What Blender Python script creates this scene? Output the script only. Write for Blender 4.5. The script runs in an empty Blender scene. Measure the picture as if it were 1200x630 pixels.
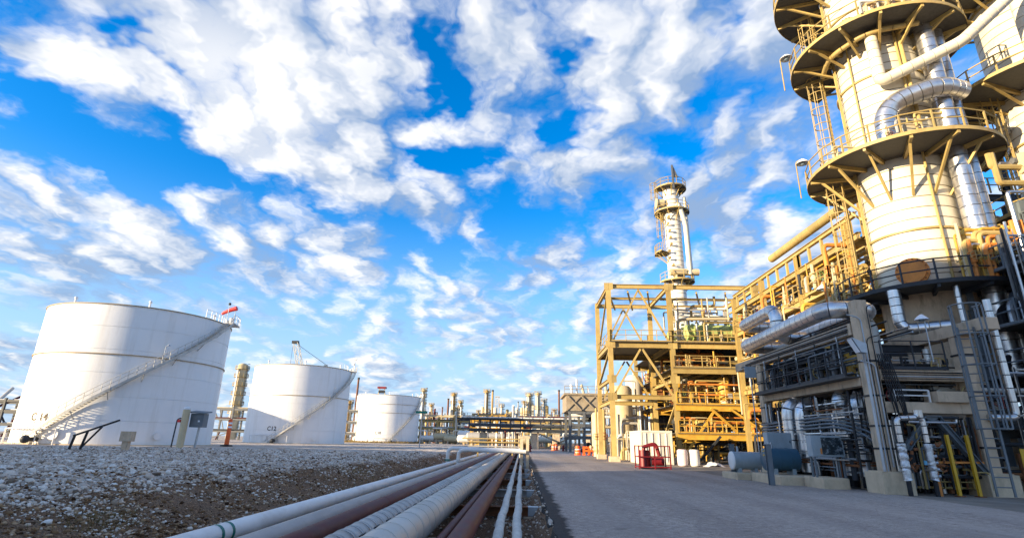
import bpy, bmesh, math, random
from mathutils import Vector, Matrix, noise

R = math.radians
sc = bpy.context.scene
COL = sc.collection

# ------------------------------------------------------------------ camera
PITCH, ROLL, YAW, EYE = R(18.0), R(1.2), R(1.4), 1.5
FPX = 622.0                                   # focal length in pixels of a 1200 px wide picture
CM = Matrix.Rotation(YAW, 3, 'Z') @ Matrix.Rotation(math.pi/2+PITCH, 3, 'X') @ Matrix.Rotation(ROLL, 3, 'Z')
cam = bpy.data.cameras.new('camera'); cam.sensor_width = 36.0; cam.lens = 36.0*FPX/1200.0
cam.clip_end = 20000; cam.clip_start = 0.05
camo = bpy.data.objects.new('camera', cam); COL.objects.link(camo)
camo.matrix_world = Matrix.Translation((0, 0, EYE)) @ CM.to_4x4()
sc.camera = camo

# measuring helpers: where in the world a sight line meets a plane of known distance
def ray(px, py): return CM @ Vector(((px-600)/FPX, -(py-315)/FPX, -1.0))
def at(px, py, Y):
    d = ray(px, py); return Vector((0, 0, EYE)) + d*(Y/d.y)
def atx(px, py, X):
    d = ray(px, py); return Vector((0, 0, EYE)) + d*(X/d.x)
def gz(px, py, z=0.0):
    d = ray(px, py); return Vector((0, 0, EYE)) + d*((z-EYE)/d.z)

# ------------------------------------------------------------------ light
SUN_DIR = Vector((-0.87, -0.49, 0)).normalized()      # horizontal direction towards the sun
SUN_EL = R(11.0)
EXPO = 1.84
w = bpy.data.worlds.new('World'); sc.world = w; w.use_nodes = True
w.cycles.sampling_method = 'MANUAL'; w.cycles.sample_map_resolution = 512
NT = w.node_tree; NT.nodes.clear()
def N(t, **k):
    n = NT.nodes.new(t)
    for a, b in k.items(): setattr(n, a, b)
    return n
def L(a, b): NT.links.new(a, b)
def vmath(op, a, b=None):
    n = N('ShaderNodeVectorMath', operation=op)
    for i, s in enumerate((a, b)):
        if s is None: continue
        if hasattr(s, 'is_linked'): L(s, n.inputs[i])
        elif op == 'SCALE' and i == 1: n.inputs['Scale'].default_value = s
        else: n.inputs[i].default_value = s
    return n.outputs['Value'] if op in ('LENGTH', 'DISTANCE', 'DOT_PRODUCT') else n.outputs['Vector']
def fmath(op, a, b=None, c=None, clamp=False):
    n = N('ShaderNodeMath', operation=op); n.use_clamp = clamp
    for i, s in enumerate((a, b, c)):
        if s is None: continue
        if hasattr(s, 'is_linked'): L(s, n.inputs[i])
        else: n.inputs[i].default_value = s
    return n.outputs[0]
def maprange(v, a, b, c=0.0, d=1.0, smooth=True):
    n = N('ShaderNodeMapRange'); n.interpolation_type = 'SMOOTHSTEP' if smooth else 'LINEAR'
    L(v, n.inputs[0])
    for i, x in enumerate((a, b, c, d)): n.inputs[i+1].default_value = x
    return n.outputs[0]
def mixrgb(fac, a, b, mode='MIX'):
    n = N('ShaderNodeMix', data_type='RGBA', blend_type=mode)
    for s, i in ((fac, 0), (a, 6), (b, 7)):
        if hasattr(s, 'is_linked'): L(s, n.inputs[i])
        elif i == 0: n.inputs[0].default_value = s
        else: n.inputs[i].default_value = (*s, 1)
    return n.outputs[2]
sky = N('ShaderNodeTexSky', sky_type='NISHITA'); sky.sun_disc = False
sky.sun_elevation = SUN_EL; sky.sun_rotation = math.atan2(SUN_DIR.x, SUN_DIR.y) % (2*math.pi)
sky.air_density = 1.0; sky.dust_density = 0.3; sky.ozone_density = 3.0; sky.altitude = 200
hs = N('ShaderNodeHueSaturation'); hs.inputs['Hue'].default_value = 0.508; hs.inputs['Saturation'].default_value = 1.36; hs.inputs['Value'].default_value = 1.06
L(sky.outputs[0], hs.inputs['Color'])
tc = N('ShaderNodeTexCoord')
sep = N('ShaderNodeSeparateXYZ'); L(tc.outputs['Generated'], sep.inputs[0])
den = fmath('ADD', fmath('MAXIMUM', sep.outputs['Z'], 0.0), 0.20)
cmb = N('ShaderNodeCombineXYZ'); L(fmath('DIVIDE', sep.outputs['X'], den), cmb.inputs[0]); L(fmath('DIVIDE', sep.outputs['Y'], den), cmb.inputs[1])
U = cmb.outputs[0]                                   # a flat cloud deck seen from below
def upt(px, py):
    d = ray(px, py).normalized(); k = max(d.z, 0)+0.20; return Vector((d.x/k, d.y/k, 0))
def cloud_puffs(p, det):
    n1 = N('ShaderNodeTexNoise'); n1.inputs['Scale'].default_value = 3.9; n1.inputs['Detail'].default_value = det
    n1.inputs['Roughness'].default_value = 0.63; n1.inputs['Lacunarity'].default_value = 2.1
    L(vmath('ADD', p, (3.7, 8.1, 0.4)), n1.inputs['Vector'])
    vo = N('ShaderNodeTexVoronoi', voronoi_dimensions='2D'); vo.inputs['Scale'].default_value = 9.5; L(p, vo.inputs['Vector'])
    d = fmath('MULTIPLY', vo.outputs['Distance'], vo.outputs['Distance'])
    return fmath('ADD', fmath('MULTIPLY', n1.outputs[0], 0.92), fmath('MULTIPLY_ADD', d, -0.34, 0.12))
def cloud_field(vec):
    wn = N('ShaderNodeTexNoise'); wn.inputs['Scale'].default_value = 2.2; wn.inputs['Detail'].default_value = 5; wn.inputs['Roughness'].default_value = 0.62; L(vec, wn.inputs['Vector'])
    p = vmath('ADD', vec, vmath('SCALE', vmath('SUBTRACT', wn.outputs['Color'], (0.5, 0.5, 0.5)), 0.42))
    st_ = N('ShaderNodeMapping'); st_.inputs['Scale'].default_value = (1.0, 0.62, 1.0); L(p, st_.inputs[0]); p = st_.outputs[0]          # cloud streets
    a = cloud_puffs(p, 11); lo = cloud_puffs(p, 4); sh = cloud_puffs(vmath('ADD', p, tuple(SUN_DIR*0.075)), 4)
    vb = vmath('ADD', vec, vmath('SCALE', vmath('SUBTRACT', wn.outputs['Color'], (0.5, 0.5, 0.5)), 0.62))
    n2 = N('ShaderNodeTexNoise'); n2.inputs['Scale'].default_value = 1.1; n2.inputs['Detail'].default_value = 2
    L(vmath('ADD', vec, (1.3, 5.2, 2.0)), n2.inputs['Vector'])
    s = fmath('ADD', a, fmath('MULTIPLY', n2.outputs[0], 0.40))
    # where the big banks and the gaps of this sky lie (+ cloud, - clear)
    for px, py, pr, amp in CLOUDS:
        c = upt(px, py); r = ((upt(px+pr, py)-c).length + (upt(px, py-pr*0.8)-c).length)/2
        s = fmath('ADD', s, maprange(vmath('DISTANCE', vb, tuple(c)), 0.0, r*1.1, amp, 0.0))
    return s, fmath('SUBTRACT', lo, sh)
CLOUDS = [(340, 110, 210, 0.36), (230, 10, 120, 0.30), (430, 210, 120, 0.26), (280, 170, 80, 0.24), (110, 80, 70, 0.34), (600, 30, 95, 0.28), (745, 85, 120, 0.32), (545, 95, 42, 0.22),
          (690, 200, 100, 0.16), (100, 270, 130, 0.18), (12, 105, 50, 0.26), (370, 300, 120, 0.18), (900, 120, 160, 0.08), (640, 310, 110, 0.14), (840, 260, 120, 0.14), (590, 205, 36, 0.22), (30, 20, 70, 0.10), (720, 300, 60, 0.12),
          (150, 40, 50, -0.42), (175, 205, 85, -0.42), (505, 85, 72, -0.56), (530, 195, 60, -0.42), (610, 265, 52, -0.30), (565, 300, 60, -0.26), (70, 125, 48, -0.28), (50, 165, 55, -0.22),
          (845, 30, 55, -0.32), (455, 25, 45, -0.24), (655, 65, 36, -0.30), (207, 92, 22, -0.22), (275, 150, 24, -0.22), (655, 150, 46, -0.24), (800, 175, 50, -0.20), (820, 120, 40, -0.12)]
f0, slope = cloud_field(U)
dens = maprange(f0, 0.565, 0.93)
shade = N('ShaderNodeTexNoise'); shade.inputs['Scale'].default_value = 2.3; shade.inputs['Detail'].default_value = 4; L(vmath('ADD', U, (9.1, 2.2, 5.0)), shade.inputs['Vector'])
lit = fmath('ADD', fmath('MULTIPLY', slope, 3.0), fmath('MULTIPLY_ADD', shade.outputs[0], 1.9, -0.60), clamp=True)
thick = maprange(f0, 0.95, 1.45)
for px, py, pr, amp in [(890, 120, 160, 0.45), (470, 250, 90, 0.40), (640, 350, 110, 0.30), (90, 330, 150, 0.30), (560, 60, 60, 0.30), (440, 90, 60, 0.22), (600, 130, 60, 0.15), (840, 330, 110, 0.25), (260, 80, 170, -0.75), (310, 190, 110, -0.55), (110, 80, 70, -0.5), (350, 130, 90, -0.3), (740, 100, 60, -0.25), (470, 330, 60, -0.2)]:
    c = upt(px, py); r_ = ((upt(px+pr, py)-c).length + (upt(px, py-pr*0.8)-c).length)/2
    lit = fmath('SUBTRACT', lit, maprange(vmath('DISTANCE', U, tuple(c)), 0.0, r_, amp, 0.0), clamp=True)
lit2 = fmath('SUBTRACT', lit, fmath('MULTIPLY', thick, 0.05), clamp=True)
CW = 4.45
ccol = mixrgb(lit2, (0.21*CW, 0.295*CW, 0.44*CW), (0.74*CW, 0.73*CW, 0.715*CW))
# clear air: the Nishita sky, paler in the hazy layer near the horizon
haz = fmath('MULTIPLY', maprange(sep.outputs['Z'], 0.42, 0.02), 0.92)
clear = mixrgb(haz, hs.outputs[0], (0.33*CW, 0.46*CW, 0.64*CW))
skyc = mixrgb(fmath('MULTIPLY', dens, 0.93), clear, ccol)
bg = N('ShaderNodeBackground'); bg.inputs['Strength'].default_value = 0.10
L(skyc, bg.inputs[0])
wo = N('ShaderNodeOutputWorld'); L(bg.outputs[0], wo.inputs[0])
sl = bpy.data.lights.new('sun', 'SUN'); sl.energy = 3.2; sl.angle = R(0.5); sl.color = (1.0, 0.80, 0.52)
so = bpy.data.objects.new('sun', sl); COL.objects.link(so); so.location = (-60, -40, 60)
so.rotation_euler = (-(SUN_DIR*math.cos(SUN_EL)+Vector((0, 0, math.sin(SUN_EL))))).to_track_quat('-Z', 'Y').to_euler()
sc.view_settings.view_transform = 'Standard'; sc.view_settings.look = 'None'; sc.view_settings.gamma = 1.0
sc.view_settings.use_curve_mapping = False; sc.view_settings.exposure = EXPO
sc.render.engine = 'CYCLES'
sc.cycles.max_bounces = 6; sc.cycles.diffuse_bounces = 3; sc.cycles.glossy_bounces = 3

# ------------------------------------------------------------------ materials
MATS = {}
def mat(name, col, rough=0.55, metal=0.0, var=0.15, scale=1.5, dirt=None, dirt_amt=0.0, dirt_scale=(1, 1, 1), bump=0.0, bscale=30, col2=None, tint=0.0, edge=0.0, spec=0.5):
    m = bpy.data.materials.new(name); m.use_nodes = True; t = m.node_tree; b = t.nodes['Principled BSDF']
    g = t.nodes.new('ShaderNodeNewGeometry')
    n = t.nodes.new('ShaderNodeTexNoise'); n.inputs['Scale'].default_value = scale; n.inputs['Detail'].default_value = 6; n.inputs['Roughness'].default_value = 0.65
    t.links.new(g.outputs['Position'], n.inputs['Vector'])
    r = t.nodes.new('ShaderNodeValToRGB'); r.color_ramp.elements[0].position = 0.3; r.color_ramp.elements[1].position = 0.7
    c2 = col2 or [min(1, c*(1+var)) for c in col]; c1 = [c*(1-var) for c in col] if not col2 else col
    r.color_ramp.elements[0].color = (*c1, 1); r.color_ramp.elements[1].color = (*c2, 1)
    t.links.new(n.outputs[0], r.inputs[0]); out = r.outputs[0]
    if dirt:
        mp = t.nodes.new('ShaderNodeMapping'); mp.inputs['Scale'].default_value = dirt_scale; t.links.new(g.outputs['Position'], mp.inputs[0])
        n2 = t.nodes.new('ShaderNodeTexNoise'); n2.inputs['Scale'].default_value = 1.0; n2.inputs['Detail'].default_value = 7; n2.inputs['Roughness'].default_value = 0.7
        t.links.new(mp.outputs[0], n2.inputs['Vector'])
        mr = t.nodes.new('ShaderNodeMapRange'); mr.inputs[1].default_value = 0.50; mr.inputs[2].default_value = 0.78; mr.inputs[4].default_value = dirt_amt
        t.links.new(n2.outputs[0], mr.inputs[0])
        mx = t.nodes.new('ShaderNodeMix'); mx.data_type = 'RGBA'; mx.inputs[7].default_value = (*dirt, 1)
        t.links.new(mr.outputs[0], mx.inputs[0]); t.links.new(out, mx.inputs[6]); out = mx.outputs[2]
    if tint:
        oi = t.nodes.new('ShaderNodeObjectInfo'); tr = t.nodes.new('ShaderNodeMapRange'); tr.inputs[3].default_value = 1-tint; tr.inputs[4].default_value = 1.0
        t.links.new(oi.outputs['Random'], tr.inputs[0]); mm = t.nodes.new('ShaderNodeMix'); mm.data_type = 'RGBA'; mm.blend_type = 'MULTIPLY'; mm.inputs[0].default_value = 1.0
        t.links.new(out, mm.inputs[6]); t.links.new(tr.outputs[0], mm.inputs[7]); out = mm.outputs[2]
    t.links.new(out, b.inputs['Base Color'])
    b.inputs['Specular IOR Level'].default_value = spec; b.inputs['Roughness'].default_value = rough; b.inputs['Metallic'].default_value = metal
    rr = t.nodes.new('ShaderNodeMapRange'); rr.inputs[3].default_value = max(0.05, rough-0.1); rr.inputs[4].default_value = min(1, rough+0.12)
    t.links.new(n.outputs[0], rr.inputs[0]); t.links.new(rr.outputs[0], b.inputs['Roughness'])
    if bump:
        n3 = t.nodes.new('ShaderNodeTexNoise'); n3.inputs['Scale'].default_value = bscale; n3.inputs['Detail'].default_value = 5
        t.links.new(g.outputs['Position'], n3.inputs['Vector'])
        bp = t.nodes.new('ShaderNodeBump'); bp.inputs['Strength'].default_value = bump; bp.inputs['Distance'].default_value = 0.05
        t.links.new(n3.outputs[0], bp.inputs['Height'])
        if edge:
            bv = t.nodes.new('ShaderNodeBevel'); bv.samples = 4; bv.inputs['Radius'].default_value = edge; t.links.new(bv.outputs[0], bp.inputs['Normal'])
        t.links.new(bp.outputs[0], b.inputs['Normal'])
    MATS[name] = m; return m
RUST = (0.20, 0.075, 0.025)
mat('tank_white', (0.80, 0.795, 0.78), 0.45, var=0.03, scale=0.4, dirt=(0.45, 0.40, 0.31), dirt_amt=0.40, dirt_scale=(0.9, 0.9, 0.07))
mat('cooler_tan', (0.30, 0.245, 0.17), 0.7, var=0.25, dirt=RUST, dirt_amt=0.4)
mat('tank_rim', (0.36, 0.27, 0.16), 0.7, var=0.3)
mat('stair_grey', (0.50, 0.48, 0.43), 0.6, var=0.2)
mat('letter_brown', (0.07, 0.042, 0.014), 0.7)
mat('letter_black', (0.03, 0.03, 0.035), 0.7)
mat('cream', (0.49, 0.355, 0.125), 0.5, var=0.14, scale=1.0, dirt=RUST, dirt_amt=0.5, dirt_scale=(1.6, 1.6, 0.9), tint=0.28)
mat('cream_pale', (0.58, 0.48, 0.30), 0.5, var=0.10, dirt=(0.30, 0.18, 0.08), dirt_amt=0.30, dirt_scale=(0.8, 0.8, 0.4), tint=0.14)
mat('jacket', (0.72, 0.66, 0.52), 0.42, var=0.06, dirt=(0.45, 0.36, 0.22), dirt_amt=0.40, dirt_scale=(1.2, 1.2, 0.25), tint=0.12)
mat('jacket_white', (0.80, 0.765, 0.68), 0.40, var=0.05, dirt=(0.42, 0.34, 0.22), dirt_amt=0.35, dirt_scale=(1.5, 1.5, 0.3), tint=0.1)
mat('yellow_steel', (0.62, 0.36, 0.05), 0.5, var=0.15, dirt=RUST, dirt_amt=0.5, dirt_scale=(0.9, 0.9, 0.6), tint=0.15)
mat('orange_rust', (0.62, 0.22, 0.04), 0.65, var=0.3, dirt=RUST, dirt_amt=0.6, dirt_scale=(1.5, 1.5, 1.0))
mat('grey_steel', (0.12, 0.125, 0.13), 0.5, var=0.2, tint=0.2)
mat('blue_steel', (0.125, 0.15, 0.17), 0.45, var=0.2, dirt=(0.3, 0.3, 0.3), dirt_amt=0.3)
mat('galv', (0.42, 0.45, 0.48), 0.42, 0.6, var=0.15, scale=6)
mat('dark_steel', (0.045, 0.05, 0.058), 0.5, var=0.3, tint=0.3, spec=0.25)
mat('black_pipe', (0.02, 0.021, 0.024), 0.45, var=0.3, spec=0.25)
mat('alu', (0.72, 0.71, 0.70), 0.30, 0.92, var=0.10, scale=5, dirt=(0.30, 0.26, 0.22), dirt_amt=0.35, dirt_scale=(2.5, 2.5, 1.0), bump=0.06, bscale=9, tint=0.22)
mat('alu_dull', (0.55, 0.52, 0.46), 0.5, 0.35, var=0.10, scale=4, dirt=(0.25, 0.19, 0.12), dirt_amt=0.4, dirt_scale=(2, 2, 2), bump=0.05, bscale=8, tint=0.22)
mat('concrete', (0.58, 0.45, 0.315), 0.85, var=0.14, scale=2.2, dirt=(0.12, 0.088, 0.062), dirt_amt=0.85, dirt_scale=(2.2, 2.2, 0.6), bump=0.25, bscale=25, edge=0.035, spec=0.2)
mat('concrete_pale', (0.62, 0.49, 0.335), 0.85, var=0.12, scale=2.0, dirt=(0.18, 0.15, 0.11), dirt_amt=0.6, dirt_scale=(1.5, 1.5, 0.8), bump=0.25, bscale=25, edge=0.035, spec=0.2)
mat('white_pipe', (0.80, 0.78, 0.74), 0.5, var=0.06, dirt=(0.34, 0.26, 0.18), dirt_amt=0.40, dirt_scale=(1.2, 0.8, 2.0), spec=0.3)
mat('grey_pipe', (0.44, 0.40, 0.36), 0.55, var=0.10, dirt=(0.22, 0.13, 0.08), dirt_amt=0.5, dirt_scale=(2, 0.5, 2), spec=0.2)
mat('maroon', (0.105, 0.022, 0.020), 0.55, var=0.3, scale=2, dirt=(0.16, 0.09, 0.07), dirt_amt=0.5, dirt_scale=(2, 0.7, 2), spec=0.15)
mat('insul_grey', (0.52, 0.50, 0.47), 0.50, 0.15, var=0.10, scale=2.5, dirt=(0.26, 0.22, 0.17), dirt_amt=0.5, dirt_scale=(2, 0.8, 2), tint=0.16, spec=0.25)
mat('insul_tan', (0.56, 0.52, 0.46), 0.48, 0.2, var=0.10, scale=2.5, dirt=(0.32, 0.24, 0.16), dirt_amt=0.5, dirt_scale=(2, 0.8, 2), tint=0.16, spec=0.25)
mat('rope_white', (0.68, 0.62, 0.54), 0.6, var=0.10, scale=5, dirt=(0.25, 0.21, 0.16), dirt_amt=0.6, dirt_scale=(3, 1.2, 3), spec=0.25)
mat('green_paint', (0.00, 0.16, 0.12), 0.5)
mat('sign_green', (0.0, 0.17, 0.13), 0.4)
mat('valve_green', (0.16, 0.30, 0.10), 0.5, var=0.25)
mat('lime_green', (0.40, 0.47, 0.16), 0.5, var=0.2)
mat('red_paint', (0.17, 0.009, 0.013), 0.42, var=0.2)
mat('red_bright', (0.72, 0.03, 0.02), 0.5)
mat('orange_plastic', (0.85, 0.13, 0.015), 0.5)
mat('yellow_paint', (0.60, 0.35, 0.02), 0.5, var=0.12, dirt=RUST, dirt_amt=0.4, dirt_scale=(3, 3, 1))
mat('white_paint', (0.78, 0.77, 0.74), 0.45, var=0.04, dirt=(0.40, 0.33, 0.24), dirt_amt=0.4, dirt_scale=(1.5, 1.5, 0.5))
mat('container_white', (0.66, 0.62, 0.53), 0.5, var=0.06, dirt=(0.34, 0.26, 0.16), dirt_amt=0.5, dirt_scale=(2.5, 2.5, 0.5))
mat('pink_white', (0.70, 0.58, 0.58), 0.5)
mat('blue_drum', (0.035, 0.10, 0.15), 0.38, var=0.15)
mat('panel_grey', (0.33, 0.39, 0.42), 0.45, var=0.08, dirt=(0.12, 0.12, 0.12), dirt_amt=0.4, dirt_scale=(2, 2, 1))
mat('light_blue', (0.10, 0.35, 0.52), 0.45)
mat('glass', (0.20, 0.26, 0.30), 0.06, 0.0, var=0.35, scale=3)
mat('dark_glass', (0.02, 0.035, 0.045), 0.25, var=0.6, scale=5, dirt=(0.45, 0.5, 0.52), dirt_amt=0.9, dirt_scale=(5, 5, 5))
mat('lens_white', (0.82, 0.84, 0.86), 0.25, var=0.03)
mat('rust', RUST, 0.8, var=0.35, scale=4)
mat('rust_stack', (0.16, 0.065, 0.035), 0.7, var=0.3)
mat('gold_stack', (0.40, 0.25, 0.08), 0.5, var=0.3, scale=0.4)
mat('grate', (0.075, 0.072, 0.068), 0.65, var=0.3, scale=8)
mat('foil', (0.60, 0.60, 0.60), 0.33, 0.85, var=0.25, scale=12, bump=0.5, bscale=22, tint=0.2)
mat('seam', (0.20, 0.16, 0.10), 0.7)
mat('wood', (0.25, 0.16, 0.09), 0.8, var=0.3)
mat('dry_grass', (0.20, 0.14, 0.05), 0.9, var=0.4)

# ------------------------------------------------------------------ mesh builder
def perp(d):
    d = Vector(d).normalized(); a = Vector((0, 0, 1)) if abs(d.z) < 0.9 else Vector((1, 0, 0))
    u = d.cross(a).normalized(); return u, u.cross(d).normalized()
def bend(pts, rad, n=5):
    pts = [Vector(p) for p in pts]; out = [pts[0]]
    for i in range(1, len(pts)-1):
        a, b, c = pts[i-1], pts[i], pts[i+1]
        d1, d2 = (a-b), (c-b); l = min(rad, d1.length*0.49, d2.length*0.49)
        d1.normalize(); d2.normalize()
        if d1.dot(d2) < -0.999: out.append(b); continue
        p, q = b+d1*l, b+d2*l
        for k in range(n+1):
            t = k/n; out.append(p*(1-t)**2 + b*2*t*(1-t) + q*t*t)
    out.append(pts[-1]); return out
class MB:
    def __init__(s): s.v = []; s.f = []; s.s = []
    def add(s, vs, fs, sm=False):
        o = len(s.v); s.v += [Vector(v) for v in vs]; s.f += [tuple(i+o for i in f) for f in fs]; s.s += [sm]*len(fs); return s
    def box(s, lo, hi):
        (a, b, c), (d, e, f) = lo, hi
        return s.add([(a,b,c),(d,b,c),(d,e,c),(a,e,c),(a,b,f),(d,b,f),(d,e,f),(a,e,f)],
                     [(3,2,1,0),(4,5,6,7),(0,1,5,4),(1,2,6,5),(2,3,7,6),(3,0,4,7)])
    def cbox(s, c, size): return s.box([c[i]-size[i]/2 for i in range(3)], [c[i]+size[i]/2 for i in range(3)])
    def bar(s, p, q, w, h=None, up=(0, 0, 1)):                 # rectangular bar
        h = h or w; p, q = Vector(p), Vector(q); d = (q-p).normalized(); up = Vector(up)
        if abs(d.dot(up)) > 0.98: up = Vector((0, 1, 0)) if abs(d.y) < 0.9 else Vector((1, 0, 0))
        u = d.cross(up).normalized(); n = u.cross(d)
        c = [(-1,-1),(1,-1),(1,1),(-1,1)]
        return s.add([e+u*a*w/2+n*b*h/2 for e in (p, q) for a, b in c], [(3,2,1,0),(4,5,6,7),(0,1,5,4),(1,2,6,5),(2,3,7,6),(3,0,4,7)][::1])
    def ibeam(s, p, q, w, h, up=(0, 0, 1), t=0.025):
        p, q = Vector(p), Vector(q); d = (q-p).normalized(); up = Vector(up)
        if abs(d.dot(up)) > 0.98: up = Vector((0, 1, 0)) if abs(d.y) < 0.9 else Vector((1, 0, 0))
        u = d.cross(up).normalized(); n = u.cross(d); t = max(t, h*0.07)
        for o in (n*(h/2-t/2), -n*(h/2-t/2)): s.bar(p+o, q+o, w, t, up=n)
        return s.bar(p, q, t, h-2*t, up=n)
    def tube(s, pts, r, n=10, caps=True, bendr=None, smooth=True):
        pts = [Vector(p) for p in pts]
        if bendr: pts = bend(pts, bendr)
        rs = r if isinstance(r, (list, tuple)) else [r]*len(pts)
        d = (pts[1]-pts[0]).normalized(); u, w_ = perp(d); V = []
        for i, p in enumerate(pts):
            if i == 0: t = pts[1]-pts[0]
            elif i == len(pts)-1: t = pts[-1]-pts[-2]
            else: t = (pts[i+1]-p).normalized()+(p-pts[i-1]).normalized()
            t.normalize(); u = (u-t*u.dot(t)).normalized(); v = t.cross(u)
            V += [p+(u*math.cos(2*math.pi*k/n)+v*math.sin(2*math.pi*k/n))*rs[i] for k in range(n)]
        F = [(i*n+k, i*n+(k+1)%n, (i+1)*n+(k+1)%n, (i+1)*n+k) for i in range(len(pts)-1) for k in range(n)]
        s.add(V, F, smooth)
        if caps:
            o = len(s.v)-len(V); m = len(pts)-1
            s.f += [tuple(o+k for k in range(n))[::-1], tuple(o+m*n+k for k in range(n))]; s.s += [False, False]
        return s
    def cyl(s, p, q, r, n=12, r2=None, caps=True):
        return s.tube([p, q], [r, r if r2 is None else r2], n, caps)
    def lathe(s, c, prof, n=32, a0=0, a1=2*math.pi, smooth=True):    # profile of (r, z) round a vertical axis
        c = Vector(c); full = abs(a1-a0-2*math.pi) < 1e-6; m = n if full else n+1
        V = [c+Vector((r*math.cos(a0+(a1-a0)*k/n), r*math.sin(a0+(a1-a0)*k/n), z)) for r, z in prof for k in range(m)]
        F = []
        for i in range(len(prof)-1):
            for k in range(n):
                k2 = (k+1) % m if full else k+1
                F.append((i*m+k, i*m+k2, (i+1)*m+k2, (i+1)*m+k))
        return s.add(V, F, smooth)
    def sector(s, c, r0, r1, z0, z1, a0, a1, n=24):                 # annular slab
        s.lathe(c, [(r0, z0), (r1, z0), (r1, z1), (r0, z1), (r0, z0)], n, a0, a1, False)
        if abs(a1-a0-2*math.pi) > 1e-6:
            for a in (a0, a1):
                cs, sn = math.cos(a), math.sin(a); b = Vector(c)
                s.add([b+Vector((r*cs, r*sn, z)) for r, z in ((r0, z0), (r1, z0), (r1, z1), (r0, z1))], [(0, 1, 2, 3)])
        return s
    def sphere(s, c, r, n=12, m=8, sz=1.0):
        return s.lathe(c, [(max(0.001, r*math.sin(math.pi*i/m)), -r*sz*math.cos(math.pi*i/m)) for i in range(m+1)], n)
    def ring(s, c, rad, r, axis=(0, 0, 1), n=16, m=6):
        u, v = perp(axis); c = Vector(c); pts = [c+(u*math.cos(2*math.pi*k/n)+v*math.sin(2*math.pi*k/n))*rad for k in range(n+1)]
        return s.tube(pts, r, m, False)
    def poly(s, pts, thick, nrm):                                   # extruded flat outline
        a = [Vector(p) for p in pts]; o = Vector(nrm)*thick; k = len(a)
        return s.add(a+[p+o for p in a], [tuple(range(k))[::-1], tuple(range(k, 2*k))]+[(i, (i+1) % k, k+(i+1) % k, k+i) for i in range(k)])
    def mesh(s, name, material, org=(0, 0, 0)):
        me = bpy.data.meshes.new(name); o = Vector(org)
        me.from_pydata([tuple(v-o) for v in s.v], [], s.f)
        me.polygons.foreach_set('use_smooth', s.s); me.set_sharp_from_angle(angle=R(38)); me.materials.append(MATS[material]); me.update()
        return me
ORG = {}
def tag(o, label=None, cat=None, group=None, kind=None):
    for k, v in (('label', label), ('category', cat), ('group', group), ('kind', kind)):
        if v: o[k] = v
    return o
def thing(name, label, cat, loc, group=None):
    o = bpy.data.objects.new(name, None); COL.objects.link(o); o.location = loc; ORG[o.name] = Vector(loc)
    o.empty_display_size = 0.3
    return tag(o, label, cat, group)
def part(mb, name, material, parent, label=None, kind=None):
    org = ORG[parent.name]
    o = bpy.data.objects.new(name, mb.mesh(name, material, org)); COL.objects.link(o); o.parent = parent; ORG[o.name] = org
    return tag(o, label, None, None, kind)
def single(mb, name, material, label, cat, loc, group=None, kind=None):
    o = bpy.data.objects.new(name, mb.mesh(name, material, loc)); COL.objects.link(o); o.location = loc; ORG[o.name] = Vector(loc)
    return tag(o, label, cat, group, kind)
def inst(me, name, parent, M):
    o = bpy.data.objects.new(name, me); COL.objects.link(o); o.parent = parent; ORG[o.name] = ORG[parent.name]
    o.matrix_local = Matrix.Translation(-ORG[parent.name]) @ M
    return o
def recalc(me):
    b = bmesh.new(); b.from_mesh(me); bmesh.ops.recalc_face_normals(b, faces=b.faces); b.to_mesh(me); b.free()
def text2d(body, size):
    c = bpy.data.curves.new('t', 'FONT'); c.body = body; c.size = size; c.align_x = 'CENTER'; c.offset = size*0.018
    o = bpy.data.objects.new('t', c); COL.objects.link(o)
    dg = bpy.context.evaluated_depsgraph_get(); me = bpy.data.meshes.new_from_object(o.evaluated_get(dg))
    vs = [v.co.copy() for v in me.vertices]; fs = [tuple(p.vertices) for p in me.polygons]
    bpy.data.objects.remove(o); bpy.data.curves.remove(c); bpy.data.meshes.remove(me)
    return vs, fs

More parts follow.
